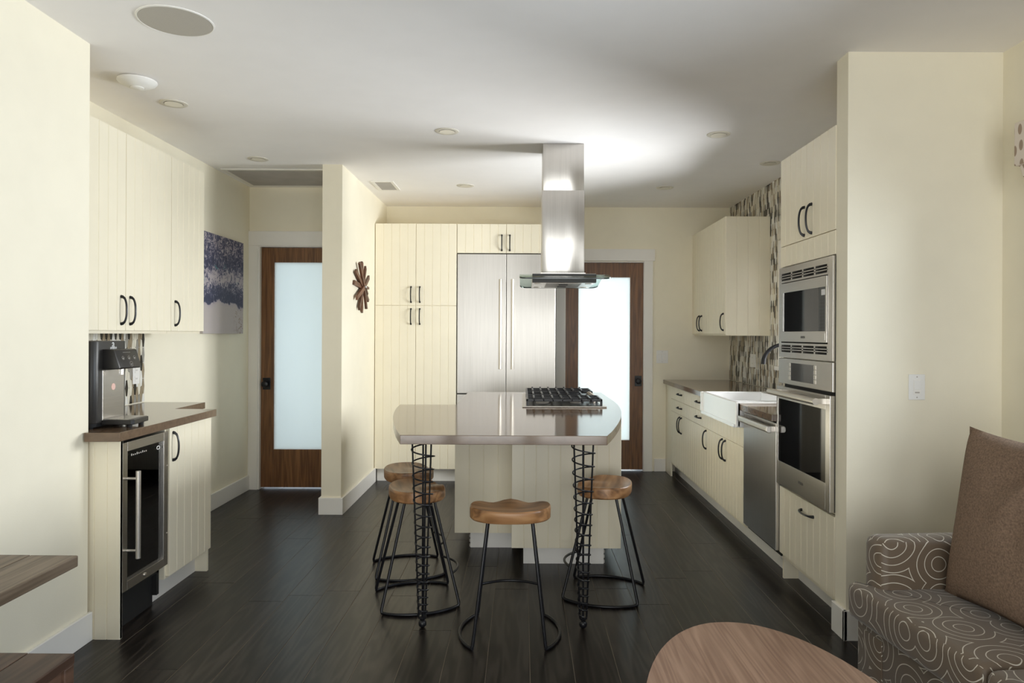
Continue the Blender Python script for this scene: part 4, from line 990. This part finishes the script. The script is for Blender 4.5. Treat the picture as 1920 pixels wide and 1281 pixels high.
b.box(hx - bw, hx + bw, b0 + 0.012, b1, 1.705, 1.765, bev=0.002).box(hx - 0.15, hx + 0.15, hy - 0.15, hy + 0.15, 1.76, 1.782)
hb = b.build('housing', 'steel', t)
MB().box(hx - bw, hx + bw, b0, b0 + 0.014, 1.707, 1.762, bev=0.001).build('front_fascia', 'charcoal', t)
for k in range(2):
    y0_ = b0 + 0.06 + k * 0.20; b = MB()
    b.box(hx - 0.115, hx + 0.115, y0_, y0_ + 0.185, 1.7015, 1.7055)
    f_ = b.build('grease_filter', 'mesh', hb)
    MB().box(hx - 0.03, hx + 0.03, y0_ + 0.06, y0_ + 0.085, 1.698, 1.7018, bev=0.001).build('filter_latch', 'darkmat', f_)
for sx in (-1, 1):
    for yy in (b0 + 0.08, b1 - 0.08): MB().lathe([(0.026, 0), (0.026, -0.003), (0.02, -0.0035), (0, -0.002)], (hx + sx * 0.165, yy, 1.7055), (0, 0, 1), 20).build('hood_lamp', 'lamptrim', hb, smooth=True)

# ================================================================== CEILING FIXTURES
labs = ['recessed downlight with wide trim between smoke alarm and hallway', 'recessed downlight above the paired stools, in front of the hood', 'recessed downlight in ceiling above the dishwasher side aisle',
        'recessed downlight beside the large hallway return grille', 'recessed downlight in front of the tall pantry cabinet', 'recessed downlight in front of the bright frosted door', 'recessed downlight above the white farmhouse sink']
for (lx, ly), lb in zip(((-1.952, 3.985), (-0.482, 4.508), (1.243, 4.553), (-1.948, 5.247), (-0.498, 6.157), (1.229, 6.208), (1.832, 5.308)), labs):
    t = thing('recessed_downlight', lb, 'ceiling light', (lx, ly, HC), 'recessed ceiling downlights')
    MB().lathe([(0.074, 0.0), (0.074, -0.003), (0.070, -0.005), (0.050, -0.004), (0.047, 0.0)], (lx, ly, HC), (0, 0, 1), 40).build('trim_ring', 'lamptrim', t, smooth=True)
    MB().lathe([(0.048, -0.0035), (0.044, -0.0005), (0.030, 0.0), (0, 0.0)], (lx, ly, HC - 0.002), (0, 0, 1), 40).build('reflector', 'lampwhite', t, smooth=True)
t = thing('ceiling_speaker', 'large round flush speaker grille in the ceiling', 'speaker', (-1.43, 2.93, HC))
MB().lathe([(0.148, 0), (0.148, -0.003), (0.142, -0.005), (0.139, -0.002)], (-1.43, 2.935, HC), (0, 0, 1), 64).build('rim', 'trim', t, smooth=True)
MB().lathe([(0.1395, -0.001), (0.1395, -0.004), (0.09, -0.0055), (0, -0.006)], (-1.43, 2.935, HC), (0, 0, 1), 64).build('grille_cloth', 'speaker', t, smooth=True)
t = thing('smoke_alarm', 'white domed smoke alarm on the ceiling', 'smoke alarm', (-1.955, 3.615, HC))
MB().lathe([(0.080, 0), (0.080, -0.006)], (-1.955, 3.615, HC), (0, 0, 1), 48).build('base', 'grille', t)
MB().lathe([(0.092, -0.005), (0.093, -0.012), (0.085, -0.022), (0.062, -0.034), (0.036, -0.041), (0.034, -0.039), (0.0325, -0.039), (0.0325, -0.044), (0.025, -0.047), (0, -0.048)], (-1.955, 3.615, HC), (0, 0, 1), 48).build('cover', 'whiteplastic', t, smooth=True)
def vent(name, label, x0, x1, y0, y1, fw, pitch, ang):
    t = thing(name, label, 'vent', ((x0 + x1) / 2, (y0 + y1) / 2, HC))
    b = MB(); z0 = HC - 0.008
    b.box(x0, x1, y0, y0 + fw, z0, HC, bev=0.002).box(x0, x1, y1 - fw, y1, z0, HC, bev=0.002).box(x0, x0 + fw, y0 + fw, y1 - fw, z0, HC, bev=0.002).box(x1 - fw, x1, y0 + fw, y1 - fw, z0, HC, bev=0.002)
    b.build('frame', 'trim', t)
    MB().box(x0 + fw, x1 - fw, y0 + fw, y1 - fw, HC - 0.0015, HC).build('backing', 'charcoal', t)
    b = MB(); y = y0 + fw + 0.004
    while y < y1 - fw - 0.004:
        b.prism([(y, HC - 0.001), (y + 0.0015, HC - 0.001), (y + 0.0015 + ang, z0 + 0.001), (y + ang, z0 + 0.001)], x0 + fw, x1 - fw, axis='x'); y += pitch
    b.build('louvres', 'grille', t)['kind'] = 'stuff'
vent('return_grille', 'wide louvred return air grille in the hallway ceiling', -2.36, -1.54, 5.56, 6.20, 0.035, 0.0125, 0.007)
vent('ceiling_register', 'small square air register near the pantry', -1.28, -1.09, 5.98, 6.355, 0.028, 0.018, 0.010)

# ================================================================== LIVING CORNER
# sofa, turned slightly; local frame: x = back of sofa, y = away from far arm
t = thing('sofa', 'taupe sofa upholstered in pale swirling circle pattern', 'sofa', (1.282, 2.69, 0), rz=math.radians(5))
SL = 1.40; D_ = 0.735
def sb(): return MB()
def bsofa(m, nm, par=t, smooth=True, mat='sofa'): return m.build(nm, mat, par, smooth=50 if smooth else False, org=(0, 0, 0))
for y0 in (-0.115, -SL):
    m = sb(); m.box(0.0, D_, y0, y0 + 0.115, 0.10, 0.632, bev=0.036, seg=4); bsofa(m, 'arm')
m = sb(); m.box(0.0, D_, -SL + 0.112, -0.112, 0.10, 0.315, bev=0.015); bsofa(m, 'seat_base')
m = sb(); m.box(-0.020, 0.012, -SL, 0.0, 0.045, 0.325, bev=0.010, seg=2); bsofa(m, 'front_skirt')
m = sb(); m.box(-0.026, -0.018, -0.165, -0.045, 0.05, 0.29, bev=0.003); bsofa(m, 'kick_pleat')
m = sb(); m.prism([(-0.062, 0.006), (-0.006, 0.006), (-0.006, -0.120), (0.46, -0.120), (0.46, -0.70), (-0.062, -0.70)], 0.318, 0.452, bev=0.030, seg=4); sc1 = bsofa(m, 'seat_cushion')
m = sb(); m.prism([(-0.062, -0.703), (0.46, -0.703), (0.46, -SL + 0.120), (-0.006, -SL + 0.120), (-0.006, -SL - 0.006), (-0.062, -SL - 0.006)], 0.318, 0.452, bev=0.030, seg=4); bsofa(m, 'seat_cushion')
m = sb(); m.box(D_ - 0.14, D_, -SL + 0.112, -0.112, 0.30, 0.84, bev=0.05, seg=4); bsofa(m, 'backrest')
for y0, y1 in ((-0.70, -0.118), (-SL + 0.118, -0.703)):
    m = sb(); m.box(0.47, D_ - 0.13, y0, y1, 0.44, 0.86, bev=0.045, seg=4); bsofa(m, 'back_cushion')
for x_ in (0.05, D_ - 0.06):
    for y_ in (-0.06, -SL + 0.06): MB().lathe([(0.018, 0), (0.025, 0.104), (0, 0.104)], (x_, y_, 0), (0, 0, 1), 16).build('foot', 'darkmat', t, smooth=True, org=(0, 0, 0))
# throw pillow
def pillow():
    m = MB(); n = 22; W_, H_, T_ = 0.30, 0.305, 0.095; g = {}
    for sd in (1, -1):
        for i in range(n + 1):
            for j in range(n + 1):
                u = -1 + 2 * i / n; v = -1 + 2 * j / n; edge = i in (0, n) or j in (0, n)
                if edge and sd == -1: g[(sd, i, j)] = g[(1, i, j)]; continue
                px = W_ * u * (1 - 0.11 * (1 - v * v)); pz = H_ * v * (1 - 0.075 * (1 - u * u))
                th = T_ * (max(0, 1 - u ** 2) * max(0, 1 - v ** 2)) ** 0.42
                dd = math.hypot(u + 1, v - 1)
                th += 0.034 * math.sin(12 * math.atan2(1 - v, u + 1)) * max(0, 1 - abs(dd - 0.75) / 0.7) * min(1, th / 0.03)
                g[(sd, i, j)] = m.bm.verts.new((-sd * th, px, pz))
    for sd in (1, -1):
        for i in range(n):
            for j in range(n):
                q = [g[(sd, i, j)], g[(sd, i + 1, j)], g[(sd, i + 1, j + 1)], g[(sd, i, j + 1)]]
                m.bm.faces.new(q if sd == -1 else q[::-1])
    o = m.build('throw_pillow', 'pillow', smooth=80)
    return o
p = pillow(); tag(p, 'large heathered brown throw pillow leaning on the sofa', 'pillow')
p.rotation_euler = (0.0, math.radians(9), math.radians(5))
p.location = (1.282 + 0.285 * 0.996 + 0.425 * 0.087, 2.69 + 0.285 * 0.087 - 0.425 * 0.996, 0.742)
# coffee table
t = thing('coffee_table', 'oval coffee table with pale brown wood grain top', 'table', (0.648, 1.62, 0))
el = []
for k in range(72):
    a = 2 * PI * k / 72; cx_, sy_ = 0.748 * math.cos(a), 0.354 * math.sin(a); r_ = -1.619
    el.append((0.648 + cx_ * math.cos(r_) - sy_ * math.sin(r_), 1.621 + cx_ * math.sin(r_) + sy_ * math.cos(r_)))
MB().prism(el, 0.402, 0.420, bev=0.002, only='caps').build('table_top', 'tablewood', t)
el2 = [(0.648 + (q[0] - 0.648) * 1.006, 1.621 + (q[1] - 1.621) * 1.004) for q in el]
MB().prism(el2, 0.392, 0.4165).build('edge_band', 'darkmat', t)
for sx in (-1, 1):
    for sy in (-1, 1): MB().tube([(0.648 + sx * 0.17, 1.621 + sy * 0.42, 0.393), (0.648 + sx * 0.22, 1.621 + sy * 0.52, 0.0)], [0.024, 0.014], 14).build('leg', 'weathered', t, smooth=True)
MB().box(0.50, 0.80, 1.15, 2.09, 0.36, 0.393, bev=0.004).build('apron', 'weathered', t)
# weathered side table against left wall
t = thing('plank_table', 'weathered plank table top reaching out from left wall', 'table', (-1.58, 1.2, 0))
X0, X1 = -1.907, -1.233
for k in range(5):
    a = X0 + (X1 - X0) * k / 5
    MB().box(a + 0.0008, X0 + (X1 - X0) * (k + 1) / 5 - 0.0008, 0.30, 1.990, 0.718, 0.750, bev=0.004 if k == 4 else 0.0015).build('plank', 'weathered', t)
MB().box(-1.88, -1.34, 0.42, 1.30, 0.66, 0.7185).build('apron', 'weathered', t)
for lx, ly in ((-1.865, 1.93), (-1.865, 0.42), (-1.32, 0.42), (-1.32, 1.12)): MB().box(lx - 0.035, lx + 0.035, ly - 0.035, ly + 0.035, 0, 0.7185, bev=0.004).build('leg', 'weathered', t)
# trunk below
t = thing('wooden_trunk', 'brown wooden trunk with framed side panel on the floor', 'trunk', (-1.5, 1.6, 0))
TX0, TX1, TY_0, TY_1, TZ = -1.80, -1.265, 1.22, 2.028, 0.46
for k in range(4):
    a = TX0 + (TX1 - TX0) * k / 4
    MB().box(a + 0.0008, TX0 + (TX1 - TX0) * (k + 1) / 4 - 0.0008, TY_0, TY_1, TZ - 0.03, TZ, bev=0.004 if k == 3 else 0.0015).build('lid_plank', 'trunkwood', t)
for x_ in (TX0 + 0.02, TX1 - 0.022):
    for y_ in (TY_0 + 0.02, TY_1 - 0.022): MB().box(x_ - 0.02, x_ + 0.02, y_ - 0.02, y_ + 0.02, 0, TZ - 0.029, bev=0.003).build('post', 'trunkwood', t)
for k in range(3):
    MB().box(TX1 - 0.024, TX1 - 0.012, TY_0 + 0.038, TY_1 - 0.04, 0.05 + k * 0.126, 0.174 + k * 0.126, bev=0.002).build('side_board', 'trunkwood', t)
    MB().box(TX0 + 0.012, TX0 + 0.024, TY_0 + 0.038, TY_1 - 0.04, 0.05 + k * 0.126, 0.174 + k * 0.126, bev=0.002).build('side_board', 'trunkwood', t)
    for y_ in (TY_0 + 0.018, TY_1 - 0.024): MB().box(TX0 + 0.038, TX1 - 0.04, y_ - 0.006, y_ + 0.006, 0.05 + k * 0.126, 0.174 + k * 0.126, bev=0.002).build('end_board', 'trunkwood', t)
# roman shade
t = thing('roman_shade', 'folded roman shade in cream fabric with brown leaf print', 'window shade', (2.1, 2.1, 2.1))
m = MB(); m.box(2.052, 2.138, 1.10, 2.992, 2.080, 2.262, bev=0.006); m.build('valance', 'shade', t)
for k in range(3):
    m = MB(); pts = [(2.062 + 0.014 * k + 0.0, 2.085 - k * 0.012), (2.134, 2.085 - k * 0.012), (2.134, 2.035 - 0.028 * k), (2.100, 2.020 - 0.028 * k), (2.075 + 0.012 * k, 2.035 - 0.028 * k)]
    m.prism([(q[0], q[1]) for q in pts], 1.12, 2.972 - 0.006 * k, axis='y', bev=0.004); m.build('fold', 'shade', t)
